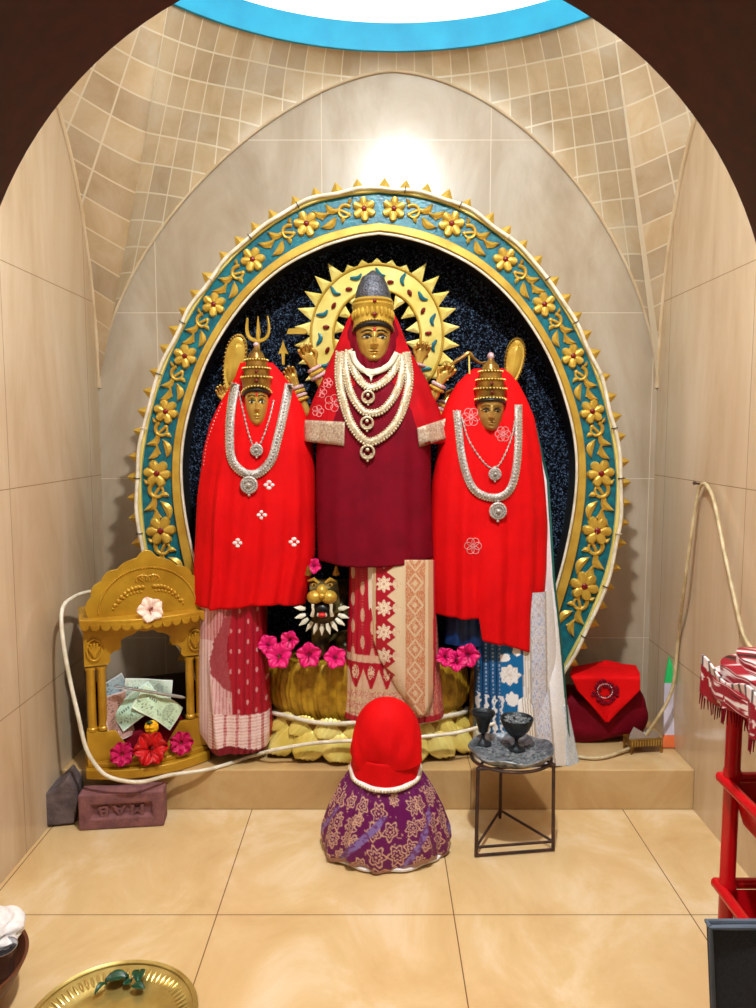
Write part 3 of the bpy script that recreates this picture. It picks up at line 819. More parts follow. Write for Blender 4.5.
# earrings omitted where veil covers; veil, tunic and skirt
shawl = loft([(310, 356, 390, .004, .05), (314, 351, 394, .02, .075), (321, 347, 398, .036, .085), (331, 343, 402, .045, .09), (345, 337, 407, .052, .095), (358, 331, 414, .060, .10), (370, 326, 421, .072, .105), (385, 320, 429, .088, .11), (402, 313, 436, .097, .115), (420, 307, 442, .103, .12), (441, 304, 448, .108, .12)], Yc, 160, 70,
             lambda f, v: .006 * v * sin(f * 46) + .004 * v * sin(f * 23 + 1) + .004 * noise.noise(Vector((f * 7, v * 4, 1))), hem=lambda f: 3 * sin(f * 9))
so = shawl.build('shawl', M['shawl'], mid, ang=80, solid=.005)
inner = loft([(318, 352, 394, .062, .02), (330, 347, 399, .068, .02), (346, 345, 401, .074, .02), (360, 349, 397, .081, .02), (372, 357, 389, .085, .02), (381, 364, 382, .083, .02)], Yc, 80, 30, lambda f, v: .003 * sin(f * 40))
inner.build('veil', M['maroon'], mid, ang=80, solid=.004)
tunic = loft([(368, 363, 384, .086, .05), (378, 353, 395, .098, .06), (392, 341, 409, .112, .07), (410, 329, 421, .119, .08), (430, 320, 428, .126, .09), (448, 317, 430, .126, .09), (500, 316, 430, .118, .09), (562, 318, 433, .112, .09)], Yc, 180, 80, cloth_fold(.0085, 3.2, 2.0, .8), p=2.2, hem=lambda f: 3 * sin(f * 5 - .6) + 2)
tu = tunic.build('tunic', M['maroon'], mid, ang=80, solid=.005)
T1 = [shawl.bvh(), tunic.bvh(), inner.bvh()]
# silver lace ends of the shawl, left and right
for q in (((305, 420), (345, 422), (304, 441), (344, 446)), ((417, 428), (447, 418), (419, 447), (449, 438))):
    pb = patch([shawl.bvh(), tunic.bvh()], *q, off=.006, nu=18, nv=6, Yd=2.44); pb.build('shawl_border', M['silver_lace'], so, ang=80, solid=.004)
# embroidery on the shawl: pale floral outlines, and flecks on the tunic
def rosette(trees, px, py, r, parent, name, mt, petals=5, w=.0018):
    c = hit(trees, px, py, .004)
    if c is None: return
    mb = MB()
    for k in range(petals):
        a = 2 * pi * k / petals; pts = []
        for j in range(13):
            q = 2 * pi * j / 12; h = hit(trees, px + r * (.55 * cos(a) + .42 * cos(q)), py + r * (.55 * sin(a) + .42 * sin(q)), .004)
            if h is not None: pts.append(h)
        if len(pts) > 5: mb.tube(pts, w, 5)
    if mb.v: mb.build(name, mt, parent)
M['thread'] = mat('pale_thread', (232, 150, 150), .5)
M['thread_white'] = mat('white_thread', (244, 226, 226), .5)
for px, py, r in ((333, 403, 9), (321, 392, 6), (328, 383, 5), (318, 411, 6)): rosette([shawl.bvh()], px, py, r, so, 'embroidery', M['thread'], w=.0011)
mb = MB(); rnd = random.Random(4)
for k in range(60):
    x, y = 366 + rnd.gauss(0, 4.5), 470 + rnd.random() * 16; h = hit([tunic.bvh()] if k == 0 else T1[1:2], x, y, .001)
    if h is not None: mb.ball(h, .0014, 5, 4)
mb.build('sequins', M['thread_white'], tu)

# silk sari skirt with a wide folded end
def c_mid(x, y, front):
    if not front: return LRED
    g = .5 + .5 * nz(x, y, .9)
    if y > 716: return lin((176, 20, 44))
    if x > 431: return mixc(LRED, lin((224, 150, 130)), .25 + .5 * (g > .52))
    if y < 655:
        cx = (x - 349) % 9.5 - 4.7; cy = (y - 560 + (12 if int((x - 349) / 9.5) % 2 else 0)) % 27 - 13
        if (cx / 2.0) ** 2 + (cy / 7.0) ** 2 < 1: return mixc(LCREAM, LRED, .25 + .3 * g)
        return mixc(LRED, LCREAM, .16 if abs(cx) < .8 and int(y) % 3 == 0 else 0)
    if y < 662: return mixc(LCREAM, LRED, .2 + .25 * g)
    if y < 688:
        cx = abs((x - 349) % 15 - 7.5); tr = (y - 668) / 20
        if cx > 7.5 - 6.5 * tr: return mixc(LCREAM, LRED, .15 + .3 * g)
        return mixc(LRED, LCREAM, .8 if ((cx / 3.4) ** 2 + ((y - 672) / 7) ** 2 < 1 and g > .42) else 0)
    bandv = (y - 688) % 11
    if bandv < 2: return mixc(LCREAM, LGOLD, .4)
    return mixc(LCREAM, LRED, .65 if g > .5 else .22)
skirt = loft([(548, 350, 433, .070, .07), (600, 349, 435, .078, .08), (655, 347, 438, .086, .08), (722, 344, 443, .096, .085)], Yc, 480, 190,
             lambda f, v: .0055 * abs(sin(f * 42 + .8 * sin(v * 3))) * (.5 + .5 * v), p=2.6, cfn=c_mid)
sk = skirt.build('sari_skirt', M['pattern'], mid, ang=80)
def c_pallu(x, y, e):
    g = .5 + .5 * nz(x, y, 1.1); cr_, rd, gd = LCREAM, LRED, LGOLD
    if x < 373: return lin((236, 224, 206))
    if x < 376: return mixc(cr_, gd, .5)
    if x < 402:
        k = (y - 572) % 24 - 12; dx, dy = x - 384, k; r = sqrt(dx * dx + dy * dy); a = math.atan2(dy, dx)
        if r < 8.6 * (.82 + .18 * cos(8 * a)): return mixc(lin((240, 226, 200)), rd, .55 if (r > 3 and g > .6) or r < 1.4 else 0)
        k2 = abs((y - 584) % 24 - 12); 
        if x > 402 - (12 - k2) * 1.25: return mixc(cr_, gd, .2 * g)
        rr = sqrt((x - 398) ** 2 + dy * dy)
        if rr < 5.5: return mixc(cr_, rd, .3 if g > .55 else 0)
        return rd
    if x < 405.5: return mixc(cr_, gd, .15)
    if x < 425:
        k = (y - 572) % 22 - 11; m_ = abs(x - 415) / 8 + abs(k) / 10
        if abs(m_ - .95) < .14 or m_ < .35: return mixc(cr_, gd, .25)
        return mixc(lin((196, 110, 62)), cr_, .55 if g > .55 else .1)
    if x < 428: return mixc(cr_, gd, .2)
    if x < 433: return mixc(lin((190, 120, 80)), cr_, .3)
    return rd
Lx = [(563, 368), (600, 368.5), (640, 370), (660, 377), (690, 396), (706, 408), (716, 418)]
Rx = [(563, 435), (640, 435.5), (690, 434), (706, 430), (716, 424)]
def f_pallu(u, v):
    y = 560 + 155 * v; l = interp(Lx, y)[0]; r = interp(Rx, y)[0]; x = l + (r - l) * u
    yy = 2.366 + .022 * (2 * u - 1) ** 4 - .012 * v + .004 * sin(u * 9 + 2 * v) + .012 * (u < .06)
    return PY(x, y + 3 * sin(pi * u) * 0, yy)
b = MB(); b.grid(f_pallu, 140, 260, lambda u, v: c_pallu(interp(Lx, 560 + 155 * v)[0] * (1 - u) + interp(Rx, 560 + 155 * v)[0] * u, 560 + 155 * v, 0))
b.build('sari_end', M['pattern'], mid, ang=80, solid=.003)
# arms
for nm, e, w_, t, kw in (
    ('arm', PY(330, 398, 2.47), PY(313, 366, 2.46), PY(304, 346, 2.45), dict(curl=.75, thumb=-1, bangles=3, s=1.12)),
    ('arm', PY(308, 418, 2.49), PY(296, 385, 2.49), PY(287, 366, 2.48), dict(curl=.6, thumb=1, bangles=4, fr=.019, s=.9)),
    ('arm', PY(412, 392, 2.50), PY(419, 362, 2.50), PY(425, 342, 2.50), dict(curl=1.05, thumb=1, bangles=1, s=1.1)),
    ('arm', PY(430, 402, 2.47), PY(440, 382, 2.46), PY(452, 364, 2.45), dict(curl=.9, thumb=1, bangles=2, s=1.05)),
    ('arm', PY(436, 420, 2.50), PY(446, 402, 2.52), PY(460, 386, 2.53), dict(curl=.9, thumb=1, bangles=4, fr=.02, s=.8))):
    arm(nm, e, w_, t, mid, M['gold_face'], **kw)

# necklaces of the middle statue
def pendant(c, r, parent, mt, open_=True, drop=True, name='pendant'):
    mb = MB(); c = Vector(c)
    mb.tube([c + Vector((r * cos(q), 0, r * sin(q))) for q in [2 * pi * k / 24 for k in range(24)]], r * .2, 8, closed=True)
    if open_:
        mb.tube([c + Vector((.62 * r * cos(q), 0, .62 * r * sin(q) - .1 * r)) for q in [pi * 1.05 + pi * .9 * k / 12 for k in range(13)]], r * .16, 6)
        mb.ball(c + Vector((0, -.003, r * .35)), r * .3, 10, 8)
    else:
        mb.lathe([(0, -.004), (r * .5, -.006), (r * .95, -.002), (r * .95, .002), (0, .003)], n=24, M4=Matrix.Translation(c) @ Matrix.Rotation(pi / 2, 4, 'X'))
        for k in range(16): mb.ball(c + Vector((r * .7 * cos(k * pi / 8), -.006, r * .7 * sin(k * pi / 8))), r * .12, 6, 5)
        mb.ball(c + Vector((0, -.006, 0)), r * .3, 10, 8)
    if drop: mb.ball(c + Vector((0, 0, -r * 1.35)), r * .2, 8, 6); mb.ball(c + Vector((0, 0, r * 1.3)), r * .2, 8, 6)
    return mb.build(name, mt, parent)
TT = T1
def chain_necklace(pts, wpx, pend, label, group='beaded necklaces of the middle statue', trees=TT, pr=.020):
    c = hit(trees, *pend, .012)
    t = thing('necklace', label, 'necklace', c, group)
    o, rows = ribbon(trees, pts, wpx, 'chain', M['necklace'], t, off=.010, n=110)
    outer = resample([r[3] for r in rows], .0098); inn = resample([r[0] for r in rows], .0085)
    m2 = MB()
    for p in outer: m2.ball(p + Vector((0, -.002, 0)), .0042, 7, 5)
    m2.build('bead_fringe', M['necklace'], o)
    m3 = MB()
    for p in inn: m3.ball(p + Vector((0, -.002, 0)), .003, 6, 4)
    m3.build('bead_row', M['necklace'], o)
    pendant(c, pr, t, M['necklace']); return t
chain_necklace([(340, 352), (339, 375), (343, 400), (352, 425), (366, 441), (380, 438), (395, 424), (405, 402), (409, 378), (406, 352)], 7, (367.5, 452), 'outermost and longest pale bead necklace on the middle statue, lowest round pendant')
chain_necklace([(345, 352), (346, 372), (351, 393), (361, 409), (370, 413), (382, 410), (394, 396), (401, 378), (403, 354)], 6, (367, 423), 'second longest pale bead necklace on the middle statue, pendant at mid chest', pr=.018)
chain_necklace([(349, 350), (352, 366), (360, 380), (369, 387), (380, 384), (392, 373), (400, 354)], 6, (368, 397), 'shortest pale bead necklace on the middle statue, pendant just under the white collar', pr=.018)
cl = thing('collar_necklace', 'smooth white collar necklace with a winged centre piece under the middle statue chin', 'necklace', hit(TT, 371, 374, .014))
ribbon(TT, [(352, 352), (355, 361), (362, 369), (371, 372.5), (381, 370), (390, 364), (397, 353)], 5.5, 'collar', M['white_enamel'], cl, off=.014, thick=.006)
b = MB(); c = hit(TT, 371, 373, .02); wing = [(-.026, .008), (-.012, .006), (-.006, .012), (0, .007), (.006, .012), (.012, .006), (.026, .008), (.014, -.006), (.005, -.010), (0, -.028), (-.005, -.010), (-.014, -.006)]
b.prism(wing, Matrix.Translation(c), .006); b.build('winged_clasp', M['white_enamel'], cl, smooth=False, bevel=.001)

# ================================================================ SIDE STATUES
Ya = 2.48
LACE = M['necklace_silver']
CROWN2 = [(.043, 0), (.0475, .006), (.0435, .012), (.0445, .030), (.0485, .035), (.0405, .041), (.040, .058), (.0435, .063), (.0345, .069), (.033, .084), (.0365, .089), (.027, .095), (.0225, .110), (.013, .118), (.0065, .130), (.001, .136)]
def necklace2(trees, band_pts, wpx, pend, thin_pts, pend2, who, grp):
    c = hit(trees, *pend, .012)
    t = thing('necklace', 'broad U shaped silver necklace with a round pendant on the %s statue' % who, 'necklace', c, grp)
    o, rows = ribbon(trees, band_pts, wpx, 'band', LACE, t, off=.007, n=110, thick=.005)
    mb = MB()
    for p in resample([r[3] for r in rows], .0085): mb.ball(p + Vector((0, -.001, 0)), .0033, 6, 5)
    mb.build('bead_fringe', M['necklace'], o)
    mb = MB()
    for p in resample([r[1].lerp(r[2], .5) for r in rows], .011): mb.ball(p + Vector((0, -.004, 0)), (.004, .003, .004), 6, 5)
    mb.build('stud_row', LACE, o)
    pendant(c, .0235, t, LACE, open_=False)
    c2 = hit(trees, *pend2, .012)
    t2 = thing('necklace', 'fine beaded chain with a small round pendant on the %s statue' % who, 'necklace', c2, grp)
    P = crom([(x, y, 0) for x, y in thin_pts], 60); pts = [q for q in (hit(trees, p.x, p.y, .005) for p in P) if q is not None]
    mb = MB(); mb.tube(pts, .0016, 6)
    for p in resample(pts, .014): mb.ball(p, .0038, 7, 5)
    mb.build('chain', M['necklace_silver'], t2); pendant(c2, .017, t2, LACE, open_=False)
def motif(trees, px, py, r, parent, mt):
    """small woven diamond"""
    mb = MB()
    for k in range(4):
        a = pi / 2 * k; c = hit(trees, px + r * .5 * cos(a), py + r * .5 * sin(a), .003)
        if c is not None: mb.ball(c, (r / 310 * .42, .002, r / 310 * .30), 8, 5)
    mb.build('woven_motif', mt, parent)
def lacing(trees, pts, name, parent, mt, r=.003, d=.012):
    P = crom([(x, y, 0) for x, y in pts], 60); q = [h for h in (hit(trees, p.x, p.y, .002) for p in P) if h is not None]
    mb = MB()
    for p in resample(q, d): mb.ball(p, r, 6, 5)
    mb.build(name, mt, parent)

# ---- left
lft = thing('attendant_statue', 'gold faced statue in a long red veil on the left, over a pink silk sari', 'statue', (-.40, Ya, PTZ), 'attendant statues beside the middle statue')
b = MB(); b.lathe([(.05, PTZ), (.05, .5), (.065, .9), (.08, 1.05), (.045, 1.12)], (-.425, Ya + .03, 0), 32, 1, .7); b.build('torso', M['gold_dark'], lft)
vl = loft([(363, 241, 272, .006, .05), (368, 239, 277, .02, .07), (377, 236, 285, .036, .08), (390, 229, 294, .050, .085), (405, 220, 302, .066, .09), (425, 211, 309, .082, .095), (450, 205, 313, .092, .10), (500, 199.5, 316, .098, .10), (560, 197, 315, .100, .10), (607, 196, 306, .102, .10)], Ya, 200, 100,
          lambda f, v: .007 * v * (sin(f * 30 + 1) + .7 * sin(f * 53 + 2 * v)) + .006 * noise.noise(Vector((f * 5, v * 4, 7))) + (.010 * exp(-((f - .22) / .02) ** 2) - .008 * exp(-((f - .265) / .02) ** 2)) * smooth(.35, .7, v), p=2.2, hem=lambda f: 2.5 * sin(f * 7))
vlo = vl.build('veil', M['red'], lft, ang=80, solid=.005)
hl = Head(257, 427, 389, 11.8, 2.425, radians(8), lft, M['gold_face'])
crl, cl_, _ = crown(hl, CROWN2, M['gold_dark'], lft, drop=.022, sx=1.0, sy=1.2, zt=.72)
for z, r, n in ((.006, .0475, 30), (.035, .0485, 30), (.063, .0435, 28), (.089, .0365, 24)): gem_ring(hl, cl_, r, z, n, .0028, crl, 'bead_row', M['pale_lit_gold'], 1, 1.2, .022 if z < .01 else 0)
for z, r in ((.022, .045), (.050, .0405)):
    g = MB(); g.ball(cl_ + hl.M.to_3x3() @ Vector((0, -r * 1.2, z)), .005, 10, 8); g.build('jewel', M['red_gem'], crl)
g = MB(); g.ball(cl_ + Vector((0, 0, .137)), .009, 10, 8); g.build('finial', M['bangle'], crl)
b = MB(); b.tube([hl.S(sin(q), .58 + .10 * cos(q) ** .8 if cos(q) > 0 else .58, .002) for q in [-1.45 + 2.9 * k / 30 for k in range(31)]], .0055, 8); b.build('hair', M['black'], lft)
LT = [vl.bvh()]
necklace2(LT, [(236, 384), (232, 405), (230, 430), (231, 455), (237, 467), (248, 474), (260, 472), (271, 460), (277, 440), (284, 410), (289, 384)], 8, (249, 485), [(239, 392), (244, 415), (250, 438), (256, 449), (262, 440), (269, 420), (274, 400)], (256.5, 450), 'left', 'necklaces of the left statue')
for x, y in ((269, 485), (238, 543), (294, 542), (262, 515)): motif(LT, x, y, 6, vlo, M['thread_white'])
lacing(LT, [(222, 404), (215, 420), (209, 437), (206, 450), (204, 465)], 'edge_lace', vlo, M['thread_white'], .0026, .012)
def c_left(x, y, front):
    rd = lin((172, 8, 40)); pk = lin((226, 176, 180)); wh = lin((246, 226, 222)); g = .5 + .5 * nz(x, y, 1.2); st_ = .5 + .5 * sin(x * 2.4)
    if not front: return rd
    if y > 747 + 3 * sin(x * .1): return lin((120, 0, 30))
    if x > 271: return rd
    if y > 713 + (x - 240) * .05 and x > 214: return mixc(wh, rd, .1 + .55 * (sin(y * 2.0) > .2) * g + .5 * (sin(x * .55) > .75))
    e = 238 - 6 * exp(-((y - 650) / 30) ** 2)
    if x < e:
        lb = interp([(600, 236), (622, 228), (640, 219), (662, 215), (676, 219), (686, 229), (694, 240)], y)[0]
        if x > lb + 2 * nz(x, y, .3): return mixc(lin((150, 10, 36)), pk, .22 * g)
        k = smooth(200, 232, x) * .55  # silk sheen painted in: whiter towards the left edge
        return mixc(mixc(wh, pk, .5 * g), rd, k * (.4 + .6 * g) + .35 * (sin(x * 1.9) > .6) + .3 * (y < 640))
    cx = (x - 240) % 8 - 4; cy = (y + 9 * (int((x - 240) / 8) % 2)) % 20 - 10
    if (cx / 1.1) ** 2 + (cy / 2.4) ** 2 < 1: return mixc(pk, rd, .35)
    return mixc(rd, lin((120, 2, 26)), .5 * (cx < -2))
sl = loft([(592, 202, 264, .080, .07), (640, 200, 267, .084, .08), (700, 200, 270, .092, .08), (735, 200, 273, .100, .08), (752, 203, 270, .102, .08)], Ya, 420, 190,
          lambda f, v: .006 * abs(sin(f * 38)) * smooth(.42, .55, f) * (.4 + .6 * v) + .007 * sin(f * 14 + 3 * v) * (1 - smooth(.4, .55, f)) * v + .012 * exp(-((f - .30 - .25 * (v - .6)) / .05) ** 2) * smooth(.3, .6, v), p=2.5, cfn=c_left, hem=lambda f: -14 * (1 - smooth(0, .35, f)))
sl.build('sari_skirt', M['pattern'], lft, ang=80)
arm('arm', PY(232, 418, 2.52), PY(227, 404, 2.53), PY(221, 389, 2.53), lft, M['gold_face'], curl=.5, thumb=-1, bangles=1, fr=.018, s=.85)

# ---- right
rgt = thing('attendant_statue', 'bronze faced statue in a long red veil on the right, over a blue silk sari', 'statue', (.385, Ya, PTZ), 'attendant statues beside the middle statue')
b = MB(); b.lathe([(.08, PTZ), (.07, .5), (.075, .9), (.085, 1.05), (.045, 1.10)], (.385, Ya + .03, 0), 32, 1, .7); b.build('torso', M['gold_dark'], rgt)
vr = loft([(369, 474, 503, .006, .05), (374, 467, 510, .022, .07), (384, 457, 518, .040, .08), (398, 449, 525, .056, .085), (418, 441, 533, .078, .09), (450, 438, 539, .092, .10), (485, 433, 543, .100, .10), (525, 431, 546, .104, .10), (570, 431, 545, .106, .10), (617, 433, 541, .108, .10)], Ya, 320, 120,
          lambda f, v: .007 * v * (sin(f * 26 + .4) + .7 * sin(f * 47 + 1.5 * v)) + .006 * noise.noise(Vector((f * 5, v * 4, 17))) + .012 * (exp(-((f - .47 + .05 * max(0, v - .8)) / .03) ** 2) - .6 * exp(-((f - .41 + .05 * max(0, v - .8)) / .018) ** 2)) * smooth(.55, .9, v), p=2.2, hem=lambda f: 1.5 * sin(f * 6) + smooth(.405, .435, f) * (20 + 40 * (f - .4)))
vro = vr.build('veil', M['red'], rgt, ang=80, solid=.005)
hr = Head(490, 432, 400, 13.6, 2.425, radians(-3), rgt, M['bronze_face'], bindi=False, eyes='plain')
crr, c_r, _ = crown(hr, CROWN2, M['gold_dark'], rgt, drop=.006, sx=1.05, sy=1.25, zt=.71)
for z, r, n in ((.006, .0475, 30), (.035, .0485, 30), (.063, .0435, 28), (.089, .0365, 24)): gem_ring(hr, c_r, r * 1.05, z, n, .0028, crr, 'bead_row', M['pale_lit_gold'], 1, 1.2, .006 if z < .01 else 0)
for z, r in ((.022, .046), (.050, .042)):
    g = MB(); g.ball(c_r + hr.M.to_3x3() @ Vector((0, -r * 1.27, z)), .005, 10, 8); g.build('jewel', M['red_gem'], crr)
g = MB(); g.ball(c_r + Vector((0, 0, .137)), (.011, .011, .013), 10, 8); g.build('finial', M['bangle'], crr)
b = MB(); b.tube([hr.S(sin(q), .60 + .10 * cos(q) ** .8 if cos(q) > 0 else .6, .002) for q in [-1.45 + 2.9 * k / 30 for k in range(31)]], .005, 8); b.build('hair', M['black'], rgt)
RT = [vr.bvh()]
necklace2(RT, [(457, 411), (459, 430), (462, 455), (468, 478), (476, 491), (489, 497), (502, 496), (511, 487), (516, 468), (518, 440), (518, 405)], 7, (498, 511), [(462, 418), (468, 438), (478, 455), (489, 467), (498, 466), (506, 452), (512, 436), (515, 420)], (495, 474), 'right', 'necklaces of the right statue')
for x, y, r in ((471, 417, 12), (503, 434, 10), (473, 546, 11)): rosette(RT, x, y, r * .8, vro, 'woven_motif', M['thread'], petals=6, w=.0013)
SEA, DEEP, WHT, SILV = lin((10, 110, 172)), lin((6, 66, 116)), lin((250, 250, 248)), lin((216, 218, 226))
def c_blue(x, y, front):
    g = .5 + .5 * nz(x, y, 1.0)
    if not front: return DEEP
    if y > 695 and x < 500 and sin(x * .9 + 2.5 * nz(x, y, .25)) > .25: return mixc(WHT, SEA, .3 * g)
    if y > 735 and x < 500: return mixc(SILV, SEA, .5 * g)
    if x < 496:
        q = (x - 474) % 6
        if q < 1.2: return mixc(DEEP, (0, 0, 0), .3)
        if abs(q - 3.4) < .7 and int(y) % 4 < 2: return mixc(SEA, WHT, .35)
        return mixc(DEEP, SEA, .5)
    if x < 518:
        dx, dy = x - 505, y - 674; r = sqrt(dx * dx + dy * dy); a = math.atan2(dy, dx)
        if r < 10.5 * (.9 + .1 * cos(8 * a)): return mixc(WHT, lin((200, 170, 140)), .5 * (g > .6) + .3 * (r < 2))
        for (mx, my, rx, ry) in ((500, 657, 6, 4), (507, 698, 6, 7), (512, 650, 4, 5)):
            if ((x - mx) / rx) ** 2 + ((y - my) / ry) ** 2 < 1 + .5 * nz(x, y, .4): return WHT
        return SEA
    d = 557 - x
    if d < 15: return mixc(WHT, SILV, g)
    if d < 17 or 31 < d < 33: return mixc(SILV, lin((150, 130, 90)), .6)
    if d < 31:
        k = ((y + 8 * sin(d)) % 36) / 36; return mixc(SILV, lin((108, 140, 200) if k < .5 else (150, 130, 140)), .8 * (g > .5) * (sin(k * pi * 4) ** 2))
    return mixc(WHT, lin((170, 150, 116)), .7 if sin(d * 2.6) > .3 else .15)
sb = loft([(592, 470, 552, .080, .07), (640, 476, 556, .086, .08), (700, 474, 560, .098, .08), (768, 473, 566, .108, .08)], Ya, 420, 200,
          lambda f, v: .005 * abs(sin(f * 44)) * (1 - smooth(.3, .45, f)) * (.4 + .6 * v) + .004 * sin(f * 11 + 2 * v), p=2.5, cfn=c_blue)
sb.build('sari_skirt', M['pattern'], rgt, ang=80)
ub = loft([(600, 446, 500, .05, .05), (646, 444, 500, .055, .05)], Ya, 80, 12, lambda f, v: .004 * sin(f * 40)); ub.build('underskirt', mat('dark_blue_satin', (8, 60, 120), .4, 0, (6, 40, 84), 20), rgt, ang=80)
PR = [(425, 536), (480, 549), (530, 552), (580, 555), (620, 559.5), (680, 565), (730, 569), (768, 572)]
PL = [(425, 530), (560, 534), (640, 529), (662, 519), (768, 516)]
def pal(u, v):
    y = 428 + 338 * v; l, r = interp(PL, y)[0], interp(PR, y)[0]; return l + (r - l) * u, y, r
def c_pal(u, v):
    x, y, r = pal(u, v); g = .5 + .5 * nz(x, y, 1.3); d = r - x
    if d < 2.2: return lin((16, 92, 84))
    if d < 16: return mixc(WHT, SILV, g)
    if d < 18 or 33 < d < 35: return mixc(SILV, lin((150, 130, 90)), .6)
    if d < 33:
        k = ((y + 8 * sin(d)) % 36) / 36
        return mixc(SILV, lin((108, 140, 200) if k < .5 else (150, 130, 140)), .8 * (g > .5) * (sin(k * pi * 4) ** 2))
    if d < 46: return mixc(WHT, lin((170, 150, 116)), .8 if sin(d * 2.6) > .3 else .15)
    return mixc(WHT, lin((170, 150, 116)), .5 if sin(d * 1.3) > .5 else .1)
def f_pal(u, v):
    x, y, r = pal(u, v); yy = 2.515 + (2.455 - 2.515) * smooth(.1, .45, v) + (2.368 - 2.455) * smooth(.50, .92, v)
    yy += .03 * u ** 4 * smooth(.5, .7, v) + .004 * sin(u * 10 + v * 4)
    return PY(x, y, yy)
b = MB(); b.grid(f_pal, 110, 330, c_pal); b.build('sari_end', M['pattern'], rgt, ang=80, solid=.003)
def f_tail(u, v):
    x = 563 + 4 * v + (8 + 4 * v - 5 * (1 - v)) * u; y = 705 + 62 * v; return PY(x, y, 2.40 + .03 * u - .015 * v)
b = MB(); b.grid(f_tail, 10, 40, lambda u, v: mixc(lin((130, 170, 205)), WHT, .5 + .5 * nz(u * 20, v * 60, 1.))); b.build('sari_tail', M['pattern'], rgt, ang=80, solid=.012)
# ---- things the statues hold
def fan(px, py, hw, hh, Y, name, label, ang):
    c = PY(px, py, Y); k = Y / F; t = thing(name, label, 'leaf fan', c, 'gold leaf shaped fans behind the side statues')
    Mx = Matrix.Translation(c) @ Matrix.Rotation(ang, 4, 'Y')
    mb = MB(); out = [(hw * k * sin(q) * (1 - .25 * cos(q)), hh * k * -cos(q)) for q in [2 * pi * i / 40 for i in range(40)]]
    vs = []; fs = []
    for fr, y in ((1, 0), (.86, -.010), (.7, -.008), (.3, -.016), (.01, -.018)): vs += [Mx @ Vector((x * fr, y, z * (fr if fr > .5 else .5 + fr * .5))) for x, z in out]
    vs += [Mx @ Vector((x, .008, z)) for x, z in out]
    for i in range(4):
        for q in range(40): fs.append((i * 40 + q, i * 40 + (q + 1) % 40, (i + 1) * 40 + (q + 1) % 40, (i + 1) * 40 + q))
    for q in range(40): fs.append((q, (q + 1) % 40, 200 + (q + 1) % 40, 200 + q))
    fs.append(tuple(range(200, 240))); mb.add(vs, fs); mb.build('blade', M['gold'], t, ang=50)
    bd = MB()
    for x, z in out[::1]: bd.ball(Mx @ Vector((x * .93, -.008, z * .93)), .0042, 7, 5)
    bd.build('bead_edge', M['gold_dark'], t)
    h = MB(); h.tube([Mx @ Vector((0, 0, -hh * k * .9)), Mx @ Vector((0, .01, -hh * k * 1.0 - .14))], .008, 8); h.build('handle', M['gold_dark'], t)
fan(234, 364, 10.5, 30, 2.56, 'leaf_fan', 'gold leaf shaped fan with beaded edge standing behind the left statue shoulder', radians(12))
fan(514, 363, 9.5, 25, 2.56, 'leaf_fan', 'gold leaf shaped fan with beaded edge standing behind the right statue shoulder', radians(8))
tr = thing('trident', 'small gold trident rising behind the crown of the left statue', 'trident', PY(258, 345, 2.56))
P = lambda x, y: PY(x, y, 2.56)
mb = MB(); mb.tube([P(258, 400), P(258, 330)], .007, 10); mb.build('shaft', M['gold'], tr)
mb = MB(); mb.tube(crom([P(247.5, 318), P(247, 330), P(250, 338), P(258, 341), P(266, 338), P(269, 329), P(267.5, 316)], 30), [.003 + .006 * sin(pi * min(1, (i + 2) / 33)) for i in range(30)], 8, flat=.6)
mb.tube([P(258, 341), P(258.5, 332), P(258, 316)], [.006, .009, .0015], 8, flat=.6); mb.build('prongs', M['gold'], tr)
ah = thing('arrowhead', 'small gold arrowhead above the lower left hand of the middle statue', 'arrowhead', PY(283, 350, 2.55))
mb = MB(); mb.prism([(-.018, -.014), (-.006, -.010), (-.004, -.05), (.004, -.05), (.006, -.010), (.018, -.014), (.006, .012), (0, .034), (-.006, .012)], Matrix.Translation(PY(283, 350, 2.55)), .010, .06); mb.build('head', M['gold'], ah, smooth=False)
cm = tag(MB().add([], []).build('placeholder', M['gold']), 'x', 'x') if False else None
mb = MB(); c = PY(297, 331, 2.57); mb.prism([(-.036, -.010), (-.030, .008), (0, .010), (.030, .006), (.036, -.004), (.026, -.010)] , Matrix.Translation(c), .012, .05)
tag(mb.build('blade_tip', M['gold'], smooth=False), 'flat gold blade tip above the upper left hand of the middle statue', 'blade')
bw = thing('gold_bow', 'curved gold bow above the right statue crown, held in the middle statue right hand', 'bow', PY(468, 362, 2.45))
mb = MB(); Pb = lambda x, y: PY(x, y, 2.46); mb.tube(crom([Pb(446, 370), Pb(455, 362), Pb(463, 357), Pb(469, 353), Pb(474, 359), Pb(481, 363), Pb(486, 362)], 30), [.003 + .004 * sin(pi * i / 29) for i in range(30)], 8); mb.build('limbs', M['gold_dark'], bw)
mb = MB(); mb.tube([Pb(469, 354), Pb(469.5, 374)], .0028, 8); mb.build('grip', M['pale_lit_gold'], bw)

# ---- lion between the left statue and the sari
LY = 2.44; lc = PY(323, 598, LY); S = LY / F
lion = thing('lion_figure', 'small gold faced lion figure with white fangs between left statue and middle sari', 'lion', (lc.x, LY + .06, .455))
p = lambda dx, dy, y=0: PY(322 + dx, 598 + dy, LY + y)
body = skin('body', [[(p(10, 12, .10), .075), (p(6, -2, .06), .060), (p(2, -4, .03), .048), (p(0, 2, .005), .038)], [(0, 0), (p(22, 30, .10), .05), (p(24, 48, .09), .035), (p(22, 56, .05), .03)], [(1, 0), (p(0, 30, .07), .04), (p(-2, 50, .06), .03), (p(-3, 56, .03), .028)]], M['lion_body'] if 'lion_body' in M else M.setdefault('lion_body', mat('dark_green_gold', (120, 108, 58), .4, .3, (46, 40, 22), 20, .4, 60)), lion)
mb = MB()
for dx in (-7, 7): mb.ball(p(dx, -1, -.032), (.027, .026, .022), 16, 10)
